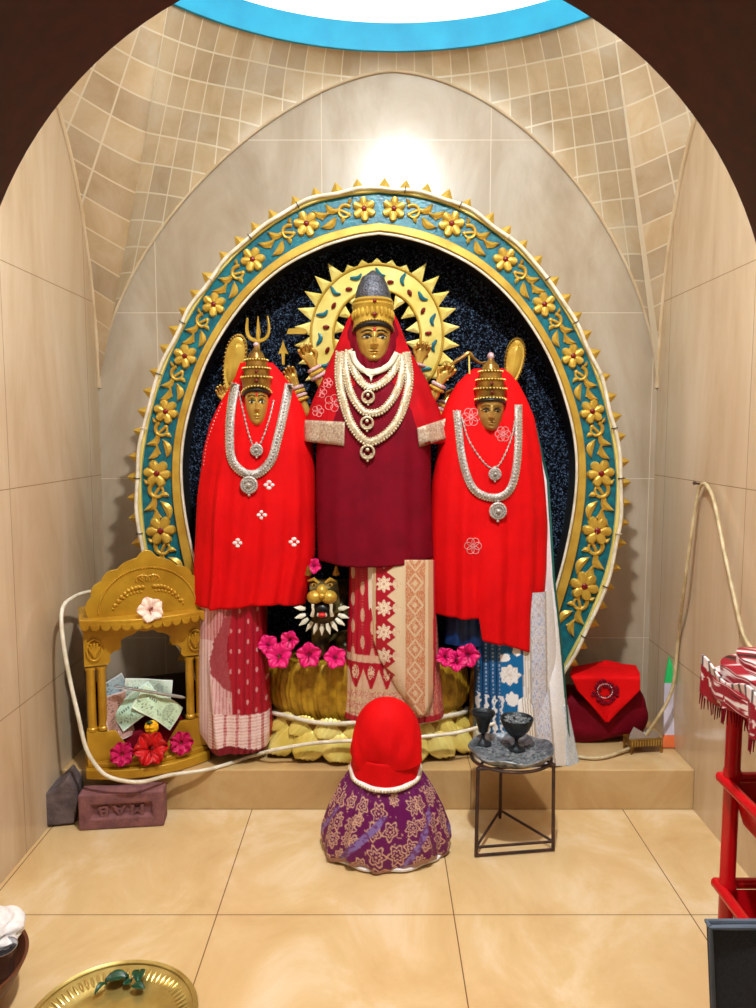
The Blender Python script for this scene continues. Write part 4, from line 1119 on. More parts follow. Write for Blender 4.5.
mb.ball(p(0, -6, -.030), (.020, .024, .026), 14, 10); mb.ball(p(0, -2, -.05), (.012, .010, .009), 12, 8); mb.build('muzzle', M['gold'], body)
mb = MB(); mb.ball(p(0, 12, -.022), (.036, .022, .028), 16, 10); mb.build('open_mouth', M['black'], body)
mb = MB(); mb.ball(p(0, 17, -.042), (.017, .012, .008), 12, 8); mb.build('tongue', M['hib_red'], body)
def tooth(x, y, L, r, ang, yy=-.045):
    mb = MB(); c = p(x, y, yy); d = Vector((sin(ang), -.3, cos(ang))); mb.tube([c, c + d * L * .6, c + d * L], [r, r * .75, r * .08], 8); mb.build('fang', M['white_enamel'], body)
for x, y, L, r, a in ((-10, 18, .030, .0065, .25), (10, 18, .034, .0065, -.15), (-9, 6, .020, .0055, pi + .1), (9, 6, .022, .006, pi - .1), (-4, 18, .012, .004, 0), (4, 18, .012, .004, 0)): tooth(x, y, L, r, a)
for k, a in enumerate([-1.75, -1.3, -.95, -.6, -.3, 0, .3, .6, .95, 1.3, 1.75]):
    mb = MB(); c = p(17 * sin(a), 13 + 13 * cos(a), -.02); d = Vector((sin(a), -.25, -cos(a))); mb.tube([c, c + d * .016, c + d * .036], [.006, .010, .001], 8, flat=.6); mb.build('mane_tuft', M['white_enamel'], body)
for sg in (-1, 1):
    mb = MB(); mb.ball(p(sg * 8, -13, -.024), (.010, .007, .007), 12, 8); mb.tube([p(sg * 3, -15, -.03), p(sg * 8, -19, -.03), p(sg * 14, -17, -.02)], [.004, .006, .003], 8); e = mb.build('eye', M['gold'], body); mb = MB(); mb.ball(p(sg * 8, -13, -.031), .004, 8, 6); mb.build('pupil', M['black'], e)
    mb = MB(); mb.tube([p(sg * 14, -24, .0), p(sg * 14, -32, -.01)], [.013, .003], 8); mb.build('ear', M['gold_dark'], body)

# ================================================================ FLOWERS
def hibiscus(name, label, group, mt, smt, R=.036, petals=5, stamen=True, cat='flower', ruffle=.12, seed=0):
    t = thing(name, label, cat, (0, 0, 0), group)
    o0 = None
    for k in range(petals):
        a = 2 * pi * k / petals + seed
        if o0 is None:
            mb = MB()
            def fp(u, v):
                w_ = sin(pi * min(1, .08 + .80 * v) ** 1.0) ** .8 * .62 * (1.1 if v > .5 else 1)
                x = (u - .5) * 2 * w_ * R * .78; r = .10 * R + R * v
                return (x, r - abs(u - .5) * .25 * R * v, .10 * R + .34 * R * sin(v * 2.2) - .1 * R * v * v + ruffle * R * v * sin(u * 11) - .18 * R * (1 - (2 * u - 1) ** 2) * (1 - v))
            mb.grid(fp, 10, 10)
            o0 = mb.build('petal', mt, None, origin=(0, 0, 0), ang=80, solid=.0012); o0.parent = t; o = o0
        else: o = o0.copy(); COL.objects.link(o)
        o.rotation_euler = (0, 0, a)
    if stamen:
        mb = MB(); mb.tube([(0, 0, .02 * R), (.02 * R, 0, .45 * R), (.10 * R, -.04 * R, .95 * R)], [.05 * R, .045 * R, .035 * R], 8)
        for k in range(12): mb.ball((.07 * R + .07 * R * cos(k * 2.4), -.03 * R + .07 * R * sin(k * 2.4), R * (.62 + .03 * k)), .035 * R, 6, 4)
        so = mb.build('stamen', smt, None, origin=(0, 0, 0)); so.parent = t
    return t
def put(o, loc, normal, spin=0., s=1.):
    n = Vector(normal).normalized(); q = n.to_track_quat('Z', 'Y')
    o.location = loc; o.rotation_mode = 'XYZ'; o.rotation_euler = (q.to_matrix() @ Matrix.Rotation(spin, 3, 'Z')).to_euler(); o.scale = (s, s, s)
pinks = [(279, 657, 'pink hibiscus flower second from the left in front of the left statue, facing forward', 1.15, 0),
         (268, 645, 'pink hibiscus flower leftmost on the lotus pedestal, tucked behind the red sari', .9, .4),
         (290, 640, 'pink hibiscus flower set highest and furthest back on the left side of the pedestal', .85, .9),
         (309, 655, 'pink hibiscus flower directly under the lion figure on the pedestal rim', 1.1, 1.3),
         (335, 658, 'pink hibiscus flower touching the left edge of the red and gold sari', 1.0, .2),
         (314, 566, 'magenta pink hibiscus above the lion head, tucked between red veil and maroon tunic', .7, .7),
         (445, 657, 'pink hibiscus flower touching the right edge of the red and gold sari', .85, .5),
         (456, 661, 'drooping pink hibiscus flower with long stamen, middle one right of the gold sari', .95, 1.8),
         (468, 655, 'pink hibiscus flower against the blue sari, rightmost on the pedestal', 1.05, 1.0)]
hp = None
for x, y, lab, s, sp in pinks:
    if hp is None: hp = hibiscus('hibiscus_flower', lab, 'pink hibiscus flowers on the lotus pedestal', M['pink'], M['stamen']); o = hp
    else: o = copy_tree(hp); o['label'] = lab
    put(o, PY(x, y, 2.412 if y > 650 else 2.43 if y > 600 else 2.45), (.15 * sin(sp * 5), -1, .35 + .2 * cos(sp * 3)), sp, s)
# ================================================================ LIGHT TUBE FROM THE LOTUS ROUND THE SHRINE
rope('light_tube', [PY(500, 722, 2.40), PY(480, 727, 2.39), PY(455, 733, 2.375), PY(420, 737, 2.362), PY(380, 740, 2.355), PY(345, 741, 2.36), PY(316, 743, 2.37), PY(290, 747, 2.38), PY(270, 751, 2.385), PZ(248, 757, PTZ + .012), PZ(225, 765, PTZ + .007), PZ(200, 771, PTZ + .007), PZ(170, 775, PTZ + .006), PY(140, 782, 2.225), PY(112, 778, 2.215), PY(98, 768, 2.215), PY(86, 748, 2.215), PY(78, 715, 2.22), PY(70, 680, 2.235), PY(63, 640, 2.26), PY(62, 610, 2.30), PY(72, 598, 2.38), PY(88, 592, 2.46), PY(110, 590, 2.56)], .0062, 'white light tube across the lower lotus petals looping around the golden shrine')

# ================================================================ SMALL DRAPED IDOL ON THE FLOOR
ic = Vector((.022, 2.13, 0))
idol = thing('draped_idol', 'small veiled idol in red head cloth and purple embroidered skirt on the floor', 'idol', ic)
PUR, MAU, CRM = lin((104, 8, 88)), lin((140, 120, 190)), lin((226, 186, 150))
def skirt_prof(v): return interp([(0, .088), (.1, .105), (.3, .135), (.55, .162), (.8, .182), (.93, .184), (1, .172)], v)[0]
mb = MB(); NU, NVv = 420, 150
for j in range(NVv + 1):
    v = j / NVv
    for i in range(NU):
        a = 2 * pi * i / NU; r = skirt_prof(v) * (1 + .045 * v * sin(11 * a + 2 * sin(3 * a)) + .02 * sin(29 * a + 1) * (1 - .4 * v) + .03 * sin(2 * a + .8) * v)
        z = .252 * (1 - v) ** .92 + .006 + .010 * sin(5 * a) * v * v + (.012 * v if cos(a) > .2 else 0) * 0
        p_ = Vector((ic.x + r * cos(a), ic.y + r * .80 * sin(a), max(.004, z))); mb.v.append(p_)
        x = a * 16; y = v * 30; g = nz(x * 1.0, y * 1.0, 1.1); wv = nz(x * .35, y * .35, 1.); ring_ = abs(((nz(x * .28 + 9, y * .28, 1.) * 7) % 1) - .5)
        c = PUR
        diag = (a * 6.0 + v * 8.0) % 6.2
        if diag < .9 and v > .42: c = mixc(MAU, PUR, .15 if g > .0 else .75)
        else:
            gx, gy = a * 3.4 + .35 * nz(v * 3, a, 1.), v * 4.6; ix, iy = math.floor(gx), math.floor(gy)
            for qx in (ix - 1, ix, ix + 1):
                for qy in (iy - 1, iy, iy + 1):
                    h1 = math.sin(qx * 12.9 + qy * 78.2) * 43758.5; h1 -= math.floor(h1); h2 = (h1 * 57.3) % 1
                    dx, dy = gx - qx - .2 - .6 * h1, gy - qy - .2 - .6 * h2; rr = sqrt(dx * dx + dy * dy); th_ = math.atan2(dy, dx)
                    R_ = (.30 + .22 * h2) * (.82 + .18 * cos((5 + int(h1 * 3)) * th_ + h2 * 6))
                    if v > .2 and (abs(rr - R_) < .045 or abs(rr - R_ * .55) < .035 or rr < .06): c = mixc(CRM, PUR, .2)
            if g > .55: c = mixc(CRM, PUR, .45)
        if v > .955: c = mixc(PUR, CRM, .45)
        mb.c.append(c)
for j in range(NVv):
    for i in range(NU): mb.f.append((j * NU + i, j * NU + (i + 1) % NU, (j + 1) * NU + (i + 1) % NU, (j + 1) * NU + i))
mb.build('skirt', M['pattern'], idol, ang=80)
mb = MB(); mb.lathe([(.10, .0), (.160, .001), (.171, .006), (.172, .012), (.160, .02)], ic, 90, 1, .80, lambda q, a, t: Vector((q.x * (1 + .03 * sin(9 * a)), q.y * (1 + .03 * sin(9 * a)), q.z))); mb.build('petticoat_hem', M['wool'], idol)
ht = MB()
def hp_(u, v):
    a = 2 * pi * u; r = .101 * (1 - (1 - min(1, v * 1.02)) ** 2.4) ** .54 * (1 - .03 * v)
    fr = max(0, -sin(a)); z = .452 - .150 * v - .020 * v ** 2 * fr
    r *= .985 + .04 * sin(3 * a + 4 * v) * v + .13 * nz(2.2 * cos(a), 3 * v + 1.6 * sin(a), 1.0) * v + .02 * sin(9 * a + 5 * v) * v * v
    r *= 1 + .17 * v ** 4 * exp(-((a - 5.75) / .35) ** 2) + .03 * sin(7 * a + 1) * v ** 3
    return (ic.x + .002 + r * cos(a), ic.y + r * .9 * sin(a), z + .020 * v * sin(a * 1 + .4) + .008 * sin(3 * a) * v)
ht.grid(hp_, 120, 60); ht.build('head_cloth', M['red'], idol, ang=80, solid=.004)
cu = MB()
def cuf(u, v):
    a = 2 * pi * u; r = .093 + .008 * v + .004 * sin(7 * a) * v
    return (ic.x + r * cos(a), ic.y + r * .9 * sin(a), .300 - .070 * v + .008 * sin(a))
cu.grid(cuf, 100, 10); cu.build('neck_cloth', M['red'], idol, ang=80, solid=.003)
gl = [(ic.x + (.0985 + .002 * sin(9 * q)) * cos(q), ic.y + .094 * sin(q) - .004, .243 + .020 * sin(q)) for q in [2 * pi * k / 70 for k in range(70)]]
mb = MB(); mb.tube(gl, .0055, 8, closed=True, flat=1.4); gb = mb.build('waist_garland', M['wool'], idol)
mb = MB()
for k in range(0, 70, 1): mb.ball(Vector(gl[k]) + Vector((.006 * cos(2 * pi * k / 70), .006 * sin(2 * pi * k / 70), -.001)), .004, 6, 5)
mb.build('bead_row', M['hose'], gb)

# ================================================================ IRON STAND, TRAY AND TWO LAMPS
f1, f2, f3 = PZ(476, 856, .004), PZ(553, 850, .004), PZ(500, 818, .004)
zt = .262; cen = (f1 + f2 + f3) / 3
stand = thing('iron_stand', 'thin black iron three legged stand on the floor in front of the blue sari', 'stand', (cen.x, cen.y, 0))
tops = [Vector((f.x, f.y, zt)) + (Vector((cen.x, cen.y, 0)) - Vector((f.x, f.y, 0))) * .03 for f in (f1, f2, f3)]
for f, t in zip((f1, f2, f3), tops):
    mb = MB(); mb.tube([f, t], .0052, 8); mb.build('leg', M['iron'], stand)
for z, pr in ((.006, ((0, 1),)), (.030, ((0, 1), (0, 2), (1, 2))), (zt, ((0, 1), (0, 2), (1, 2)))):
    for i, j in pr:
        a, c = (f1, f2, f3)[i], (f1, f2, f3)[j]; mb = MB(); mb.tube([Vector((a.x, a.y, z)), Vector((c.x, c.y, z))], .0042, 8); mb.build('crossbar', M['iron'], stand)
mb = MB(); RT_ = .117; mb.tube([(cen.x + RT_ * cos(q), cen.y + .105 * sin(q), zt + .002) for q in [2 * pi * k / 40 for k in range(40)]], .005, 8, closed=True); mb.build('top_hoop', M['iron'], stand)
tray = thing('tray', 'sooty oval metal tray with burnt scraps on the black iron stand', 'tray', (cen.x, cen.y, zt + .006))
mb = MB(); mb.lathe([(0, 0), (.70, 0), (.86, .003), (.97, .012), (1.03, .020), (1.045, .018), (1.0, .008), (.9, -.003), (0, -.004)], (cen.x, cen.y, zt + .012), 80, .120, .110, lambda q, a, t: Vector((q.x * (1 + .02 * sin(5 * a)), q.y * (1 + .02 * sin(7 * a)), q.z + .004 * sin(6 * a) * (1 if .2 < t < .8 else 0)))); mb.build('dish', M['tin'], tray)
mb = MB(); rnd = random.Random(3)
for k in range(120):
    a, r = rnd.random() * 6.28, sqrt(rnd.random()) * .105; mb.ball((cen.x + r * cos(a), cen.y + r * .86 * sin(a), zt + .013), (.004 + .008 * rnd.random(), .004 + .006 * rnd.random(), .003), 6, 4)
o = mb.build('burnt_scraps', M['ash'], tray); o['kind'] = 'stuff'
def goblet(x, y, R, Hh, label, cup):
    c = Vector((x, y, zt + .0135)); t = thing('oil_lamp', label, 'lamp', c, 'black goblet oil lamps on the tray')
    mb = MB(); mb.lathe([(0, 0), (.026, 0), (.026, .004), (.012, .010), (.006, .018), (.0055, .030), (.009, .036)], c, 32); mb.build('foot', M['lamp_iron'], t)
    mb = MB(); mb.lathe([(.004, .034), (.014, .040)] + [(R * r, .040 + (Hh - .040) * z) for r, z in cup] + [(R * .93, Hh - .002), (R * .80, Hh - .010), (0, Hh - .012)], c, 40); mb.build('cup', M['lamp_iron'], t)
    return t, c
g1, c1 = goblet(.318, 2.245 - .02, .036, .100, 'narrow tapering black goblet lamp on the left side of the tray', [(.42, .15), (.55, .4), (.78, .72), (1, .92), (.98, 1)])
g2, c2 = goblet(.412, 2.185, .049, .098, 'wide bowl shaped black goblet lamp full of ash on the right side', [(.45, .1), (.75, .4), (.93, .72), (1, .96), (.98, 1)])
mb = MB()
for k in range(70):
    a, r = rnd.random() * 6.28, sqrt(rnd.random()) * .040; mb.ball((c2.x + r * cos(a), c2.y + r * sin(a), c2.z + .092), (.005, .005, .004), 6, 4)
o = mb.build('ash_fill', M['ash'], g2); o['kind'] = 'stuff'

# ================================================================ GOLDEN SHRINE
SM = Matrix.Translation((-.738, 2.366, PTZ + .002)) @ Matrix.Rotation(radians(22), 4, 'Z')
def sm(x, y, z): return SM @ Vector((x, y, z))
shr = thing('household_shrine', 'golden wooden household shrine with an arched pediment beside the left wall', 'shrine', SM.translation)
SG = M['shrine_gold']
def slab(hw, y0, y1, bow, z0, z1, name, mt=None, bev=.002):
    n = 16; out = [(-hw + 2 * hw * i / n, y0 - bow * (1 - (2 * i / n - 1) ** 2)) for i in range(n + 1)] + [(hw, y1), (-hw, y1)]
    mb = MB(); k = len(out); mb.v = [sm(x, y, z0) for x, y in out] + [sm(x, y, z1) for x, y in out]
    mb.f = [tuple(range(k - 1, -1, -1)), tuple(range(k, 2 * k))] + [(i, (i + 1) % k, k + (i + 1) % k, k + i) for i in range(k)]
    return mb.build(name, mt or SG, shr, ang=30, bevel=bev)
W2 = .186; DP = .19
slab(W2 + .006, -.012, DP, .055, 0, .030, 'base_plinth')
slab(W2, .004, DP, .045, .030, .044, 'step')
for sg in (-1, 1):
    mb = MB(); out = [(sg * W2, .044), (sg * .045, .044), (sg * .10, .135), (sg * W2, .142)]
    mb.prism(out, SM @ Matrix.Translation((0, .008, 0)), .014); mb.build('parapet', SG, shr, smooth=False, bevel=.0015)
    for x in (.168, .136):
        mb = MB(); mb.lathe([(.0165, .142), (.0165, .150), (.0135, .154), (.0135, .335), (.0165, .340), (.0165, .347)], M4=SM @ Matrix.Translation((sg * x, .022, 0)), n=24); mb.build('column', SG, shr, ang=35)
    mb = MB(); mb.prism([(-.05, -.035), (.05, -.035), (.05, .035), (-.05, .035)], SM @ Matrix.Translation((sg * (W2 - .004), .1, .25)) @ Matrix.Rotation(pi / 2, 4, 'Z'), .006)
    mb = MB(); mb.box((sg * (W2 - .006), .105, .255), (.010, .165, .425), SM); mb.build('side_panel', M['dark_wood'], shr, smooth=False)
    mb = MB(); mb.tube([sm(sg * (.155 + .022 * cos(q)), .0045, .405 + .034 * sin(q)) for q in [2 * pi * k / 20 for k in range(20)]], .003, 6, closed=True)
    for k in range(5): mb.tube([sm(sg * .155, .004, .38), sm(sg * (.155 + .018 * cos(.4 + k * .6)), .003, .405 + .022 * sin(.4 + k * .6) + .004)], [.002, .0045], 6)
    mb.build('bracket_relief', SG, shr)
mb = MB(); half = [(W2, .352), (.118, .352), (.108, .362), (.110, .380), (.098, .392), (.082, .394), (.074, .408), (.076, .424), (.060, .436), (.040, .440), (.022, .452), (0, .447)]
out = [(-x, z) for x, z in half] + [(x, z) for x, z in reversed(half[:-1])] + [(W2, .47), (-W2, .47)]
mb.prism(out, SM @ Matrix.Translation((0, .010, 0)), .016); mb.build('arch_panel', SG, shr, smooth=False, bevel=.0015)
mb = MB(); mb.box((0, DP - .006, .145), (2 * W2 - .02, .008, .200), SM); mb.build('back_panel', M['dark_wood'], shr, smooth=False)
slab(W2 + .010, -.010, DP, .050, .490, .506, 'cornice')
slab(W2 + .004, .006, DP, .03, .466, .491, 'cornice_base')
mb = MB(); nS = 13
for k in range(nS):
    u = (k + .5) / nS * 2 - 1; x = u * (W2 + .010); y = -.012 - .050 * (1 - u * u)
    mb.prism([((W2 + .012) / nS * cos(q), .018 * sin(q)) for q in [pi + pi * i / 10 for i in range(11)]], SM @ Matrix.Translation((x, y, .492)) @ Matrix.Rotation(math.atan(.5 * u), 4, 'Z'), .006)
mb.build('scallop_trim', SG, shr, ang=30)
# pediment
def ped_out(n=180):
    o = []
    for i in range(n + 1):
        q = pi * i / n; rx, rz = .182, .166
        k = 1 + .05 * abs(sin(q * 9)) + .16 * exp(-((q - pi / 2) / .22) ** 2) * (1 + .05 * abs(sin(q * 22)))
        o.append((rx * cos(q) * (1 + .05 * abs(sin(q * 9))), .0 + rz * sin(q) ** .9 * k if 0 < i < n else 0))
    return o
PMx = SM @ Matrix.Translation((.012, .012, .506)) @ Matrix.Rotation(radians(-3), 4, 'X')
mb = MB(); mb.prism(list(reversed(ped_out())), PMx, .014); mb.build('pediment', SG, shr, smooth=False, bevel=.001)
mb = MB()
for i in range(64):
    q = pi * (i + .5) / 64; mb.ball(PMx @ Vector((.150 * cos(q), -.001, .008 + .138 * sin(q))), .0038, 6, 5)
mb.build('bead_arch', SG, shr)
for sg in (-1, 1):
    mb = MB()
    for k in range(9):
        t_ = k / 8; c = PMx @ Vector((sg * (.018 + .085 * t_), -.001, .085 + .018 * sin(t_ * 3) - .055 * t_)); mb.ball(c, (.010 - .004 * t_, .004, .007), 8, 5)
        mb.ball(PMx @ Vector((sg * (.022 + .085 * t_), -.001, .070 + .016 * sin(t_ * 3) - .05 * t_)), (.005, .003, .005), 6, 5)
    mb.tube([PMx @ Vector((sg * (.016 + .02 * cos(q)), -.001, .108 + .014 * sin(q))) for q in [-.5 + 4 * k / 12 for k in range(13)]], .0035, 6)
    for k in range(3): mb.tube([PMx @ Vector((sg * .012, -.001, .10)), PMx @ Vector((sg * (.012 + .018 * sin(k * .5)), -.001, .118 + .01 * cos(k)))], [.002, .004], 6)
    mb.build('paisley_relief', SG, shr)
# cushion, notes, pen, flowers inside
tag(MB().box((0, .09, .085), (.26, .12, .075), SM).build('maroon_cushion', M['maroon'], bevel=.02), 'maroon cloth cushion inside the golden shrine under the banknotes', 'cushion')
def note(cx, cy, cz, rot, tilt, curl, label, tone):
    c0, c1_ = lin(tone), lin(tuple(x * .62 for x in tone))
    Mx = SM @ Matrix.Translation((cx, cy, cz)) @ Matrix.Rotation(rot, 4, 'Y') @ Matrix.Rotation(tilt, 4, 'X')
    mb = MB()
    def fn(u, v): return Mx @ Vector(((u - .5) * .152, curl * sin(pi * u) + .006 * sin(v * 5 + u * 8), (v - .5) * .082))
    def cf(u, v):
        g = nz(u * 30, v * 18, 1.0)
        if u < .03 or u > .97 or v < .05 or v > .95: return mixc(c0, (1, 1, 1), .4)
        if ((u - .72) / .11) ** 2 + ((v - .5) / .34) ** 2 < 1: return mixc(c1_, c0, .3 + .4 * (g > 0))
        if .12 < u < .42 and abs(v - .62) < .05 and sin(u * 120) > 0: return mixc(c1_, (0, 0, 0), .3)
        if abs(v - .28) < .10 and g > .15: return c1_
        return mixc(c0, c1_, .45 * (g > .3))
    mb.grid(fn, 60, 30, cf)
    return tag(mb.build('banknote', M['paper'], ang=80, solid=.0008), label, 'banknote', 'banknotes inside the golden shrine')
note(.032, .018, .190, radians(38), radians(-24), -.014, 'pale green banknote with a dark printed face, nearest the front inside the shrine', (200, 226, 190))
note(-.035, .030, .200, radians(-34), radians(-18), -.012, 'pale green banknote leaning left behind the front one in the shrine', (184, 220, 196))
note(-.075, .040, .225, radians(62), radians(-15), .012, 'grey blue banknote standing against the left shrine column', (170, 196, 208))
note(.005, .052, .235, radians(10), radians(-12), .010, 'whitish green banknote lying at the back of the heap under the pen', (210, 228, 212))
note(-.090, .024, .175, radians(80), radians(-20), .008, 'brownish pink banknote low behind the left parapet of the shrine', (190, 150, 140))
pen = thing('pen', 'grey metal pen lying slantwise across the banknotes inside the shrine', 'pen', sm(.02, .012, .225))
pa, pb_ = sm(-.100, -.004, .285), sm(.118, .008, .215)
mb = MB(); mb.tube([pa, pa.lerp(pb_, .62)], .0048, 12); mb.build('barrel', M['steel'], pen)
mb = MB(); mb.tube([pa.lerp(pb_, .6), pa.lerp(pb_, .95), pb_], [.0055, .0052, .002], 12); mb.build('cap', M['grey_panel'], pen)
mb = MB(); mb.tube([pa + Vector((0, -.007, -.002)), pa.lerp(pb_, .25) + Vector((0, -.007, -.002))], .0015, 6); mb.build('clip', M['steel'], pen)
def fl(src, label, group, loc, n, spin, s=1.):
    o = src if src.get('used') is None else copy_tree(src)
    put(o, loc, n, spin, s); return o
sn = SM.to_3x3() @ Vector((0, -1, 0))
o = hibiscus('hibiscus_flower', 'cream white hibiscus with a dark red centre on the shrine cornice', None, M['hib_white'], M['stamen_red'], .034, stamen=True); put(o, sm(.012, -.040, .526), sn + Vector((0, 0, .45)), .3, 1.15)
o = hibiscus('hibiscus_flower', 'large bright red hibiscus in the middle of the shrine front step', None, M['hib_red'], M['stamen_red'], .050, petals=6, ruffle=.2); put(o, sm(.0, -.045, .082), sn + Vector((0, 0, .4)), .5)
o = hibiscus('hibiscus_flower', 'ruffled magenta hibiscus on the left of the shrine front step', 'magenta hibiscus on the shrine step', M['magenta'], M['stamen'], .036, petals=7, ruffle=.25, stamen=False); put(o, sm(-.085, -.028, .070), sn + Vector((0, 0, .5)), .2)
o2_ = copy_tree(o); o2_['label'] = 'ruffled magenta hibiscus on the right of the shrine front step'; put(o2_, sm(.098, -.022, .076), sn + Vector((0, 0, .35)), 1.1)
mz = .012
mg = thing('marigold', 'round yellow marigold resting on the banknotes above the red hibiscus', 'flower', sm(.01, -.012, .125))
mb = MB(); rnd = random.Random(8)
for k in range(46):
    d = Vector((rnd.gauss(0, 1), rnd.gauss(0, 1), rnd.gauss(0, 1))).normalized(); mb.ball(sm(.008, -.014, .140) + d * .014, (.009, .008, .009), 7, 5)
mb.build('petals', M['marigold'], mg)
mb = MB(); mb.ball(sm(.002, -.022, .158), (.011, .007, .006), 10, 6); mb.build('leaf', M['leaf'], mg)

# ================================================================ BRICKS
def brick_obj(c, L, D, Hh, rz, tilt, name, mt, label, recess=True, seed=1):
    Mx = Matrix.Translation(c) @ Matrix.Rotation(rz, 4, 'Z') @ Matrix.Rotation(tilt, 4, 'Y')
    t = thing(name, label, 'brick' if recess else 'stone', c)
    mb = MB(); x, y, z = L / 2, D, Hh; ix, z0, z1, dp = L * .37, Hh * .30, Hh * .72, .012
    V = [(-x, 0, 0), (x, 0, 0), (x, 0, z), (-x, 0, z), (-ix, 0, z0), (ix, 0, z0), (ix, 0, z1), (-ix, 0, z1), (-ix + .008, dp, z0 + .008), (ix - .008, dp, z0 + .008), (ix - .008, dp, z1 - .008), (-ix + .008, dp, z1 - .008), (-x, y, 0), (x, y, 0), (x, y, z), (-x, y, z)]
    Fc = [(0, 1, 5, 4), (1, 2, 6, 5), (2, 3, 7, 6), (3, 0, 4, 7), (4, 5, 9, 8), (5, 6, 10, 9), (6, 7, 11, 10), (7, 4, 8, 11), (8, 9, 10, 11), (12, 15, 14, 13), (0, 12, 13, 1), (1, 13, 14, 2), (2, 14, 15, 3), (3, 15, 12, 0)]
    mb.add([Mx @ Vector(p) for p in V], Fc); mb.build('body', mt, t, smooth=False, bevel=.004)
    cu = bpy.data.curves.new('t', 'FONT'); cu.body = 'MAB'; cu.size = Hh * .40; cu.extrude = .004; cu.align_x = 'CENTER'; cu.align_y = 'CENTER'; cu.space_character = 1.45; cu.offset = .0012
    to = bpy.data.objects.new('t', cu); COL.objects.link(to); bpy.context.view_layer.update()
    me = bpy.data.meshes.new_from_object(to.evaluated_get(bpy.context.evaluated_depsgraph_get())); bpy.data.objects.remove(to)
    me.name = 'stamped_letters'; me.transform(Matrix.Translation(-Vector(c)) @ Mx @ Matrix.Translation((0, dp - .003, (z0 + z1) / 2)) @ Matrix.Rotation(pi / 2, 4, 'X') @ Matrix.Rotation(pi, 4, 'Z') @ Matrix.Diagonal((1.25, 1, 1, 1)))
    me.materials.clear(); me.materials.append(mt); lo = bpy.data.objects.new('stamped_letters', me); COL.objects.link(lo); lo.parent = t
b0, b1 = PZ(79, 831, .001), PZ(164, 826, .001)
brick_obj(((b0.x + b1.x) / 2, (b0.y + b1.y) / 2, .001), (b1 - b0).length, .07, .112, math.atan2(b1.y - b0.y, b1.x - b0.x), 0, 'brick', M['brick'], 'dusty red brick standing on its long edge with upside down stamped letters, under the shrine')
s0 = PZ(62, 827, .0); mb = MB()
outl = [(-.055, 0), (.042, 0), (.056, .075), (.050, .118), (.028, .158), (-.010, .120), (-.040, .112), (-.054, .09)]
mb.prism(outl, Matrix.Translation((s0.x - .005, s0.y, .001)) @ Matrix.Rotation(radians(12), 4, 'Z'), .10, .06)
tag(mb.build('stone_block', M['stone'], smooth=False, bevel=.005), 'rough grey stone block wedged between the brick and the left wall', 'stone')

# ================================================================ RED BUNDLE, STAND, STICK AND HOSE ON THE RIGHT OF THE PLATFORM
bc = Vector((.785, 2.64, PTZ))
def bund(u, v):
    a = 2 * pi * u; t_ = -pi / 2 + pi * v; e = .55
    se = lambda x, p_: (1 if x > 0 else -1) * abs(x) ** p_
    r = se(cos(t_), e); x, y, z = .168 * r * se(cos(a), .6), .095 * r * se(sin(a), .6), .092 + .092 * se(sin(t_), e)
    n_ = .02 * noise.noise(Vector((x * 14, y * 14, z * 14))) + .008 * sin(z * 60 + x * 20)
    return bc + Vector((x * (1 + n_ * 2), y * (1 + n_ * 2), max(.001, z + n_ * .6 + .012 * sin(x * 18))))
mb = MB(); mb.grid(bund, 72, 48); bt = mb.bvh()
tag(mb.build('cloth_bundle', M['maroon'], ang=80), 'folded maroon cloth bundle on the platform by the right wall', 'cloth bundle')
rc = thing('folded_cloth', 'bright red folded cloth hanging in a point over the maroon bundle', 'cloth', (bc.x, bc.y, PTZ + .18))
KL = [(661, 606), (668, 572), (674, 570), (690, 577), (706, 592), (722, 606)]; KR = [(661, 606), (666, 636), (674, 640), (690, 640), (700, 630), (712, 617), (722, 608)]
def f_kite(u, v):
    y = 661 + 61 * v; l, r = interp(KL, y)[0], interp(KR, y)[0]; x = l + (r - l) * u
    yy = 2.66 - .135 * smooth(0, .30, v) - .006 * sin(u * 6 + v * 3)
    return PY(x, y, yy)
mb = MB(); mb.grid(f_kite, 40, 60); kt = mb.bvh(); mb.build('cloth', M['red'], rc, ang=80, solid=.006)
mb = MB(); c = hit([kt], 605, 692, .006)
for k in range(24):
    q = hit([kt], 605 + 7.5 * cos(2 * pi * k / 24), 691 + 7 * sin(2 * pi * k / 24), .008)
    if q is not None: mb.ball(q, .0022, 6, 5)
rs = MB(); rnd = random.Random(5)
for k in range(90):
    a, r = rnd.random() * 6.28, 5 + 7 * rnd.random(); q = hit([kt], 605 + r * 1.1 * cos(a), 692 + r * sin(a), .003 + .003 * rnd.random())
    if q is not None: rs.ball(q, (.006, .005, .006), 7, 5)
ro = thing('rosette', 'dark red ruffled rosette with a ring of white beads on the red folded cloth', 'rosette', c)
rs.build('ruffle', M['hib_red'] if False else M['maroon'], ro); mb.build('bead_ring', M['thread_white'], ro)

sc_ = PZ(645, 753, PTZ); sc_ = Vector((sc_.x, sc_.y, PTZ))
fs = thing('footed_stand', 'small tarnished metal footed stand in front of the maroon bundle', 'stand', sc_)
FM = Matrix.Translation(sc_) @ Matrix.Rotation(radians(8), 4, 'Z')
mb = MB(); mb.box((0, .02, .038), (.115, .060, .024), FM); mb.build('frame', M['gold_dark'], fs, smooth=False, bevel=.003)
mb = MB()
for k in range(12): mb.tube([FM @ Vector((-.052 + .0095 * k, -.0115, .03)), FM @ Vector((-.052 + .0095 * k, -.0115, .047))], .0022, 6)
mb.build('fretwork', M['brass'], fs)
mb = MB()
mb.prism([(-.058, 0), (.05, 0), (.058, .014), (.02, .034), (0, .020), (-.03, .040), (-.05, .016)], FM @ Matrix.Translation((0, .004, .050)) @ Matrix.Rotation(radians(-35), 4, 'X'), .006); mb.build('crumpled_foil', M['steel'], fs, smooth=False)
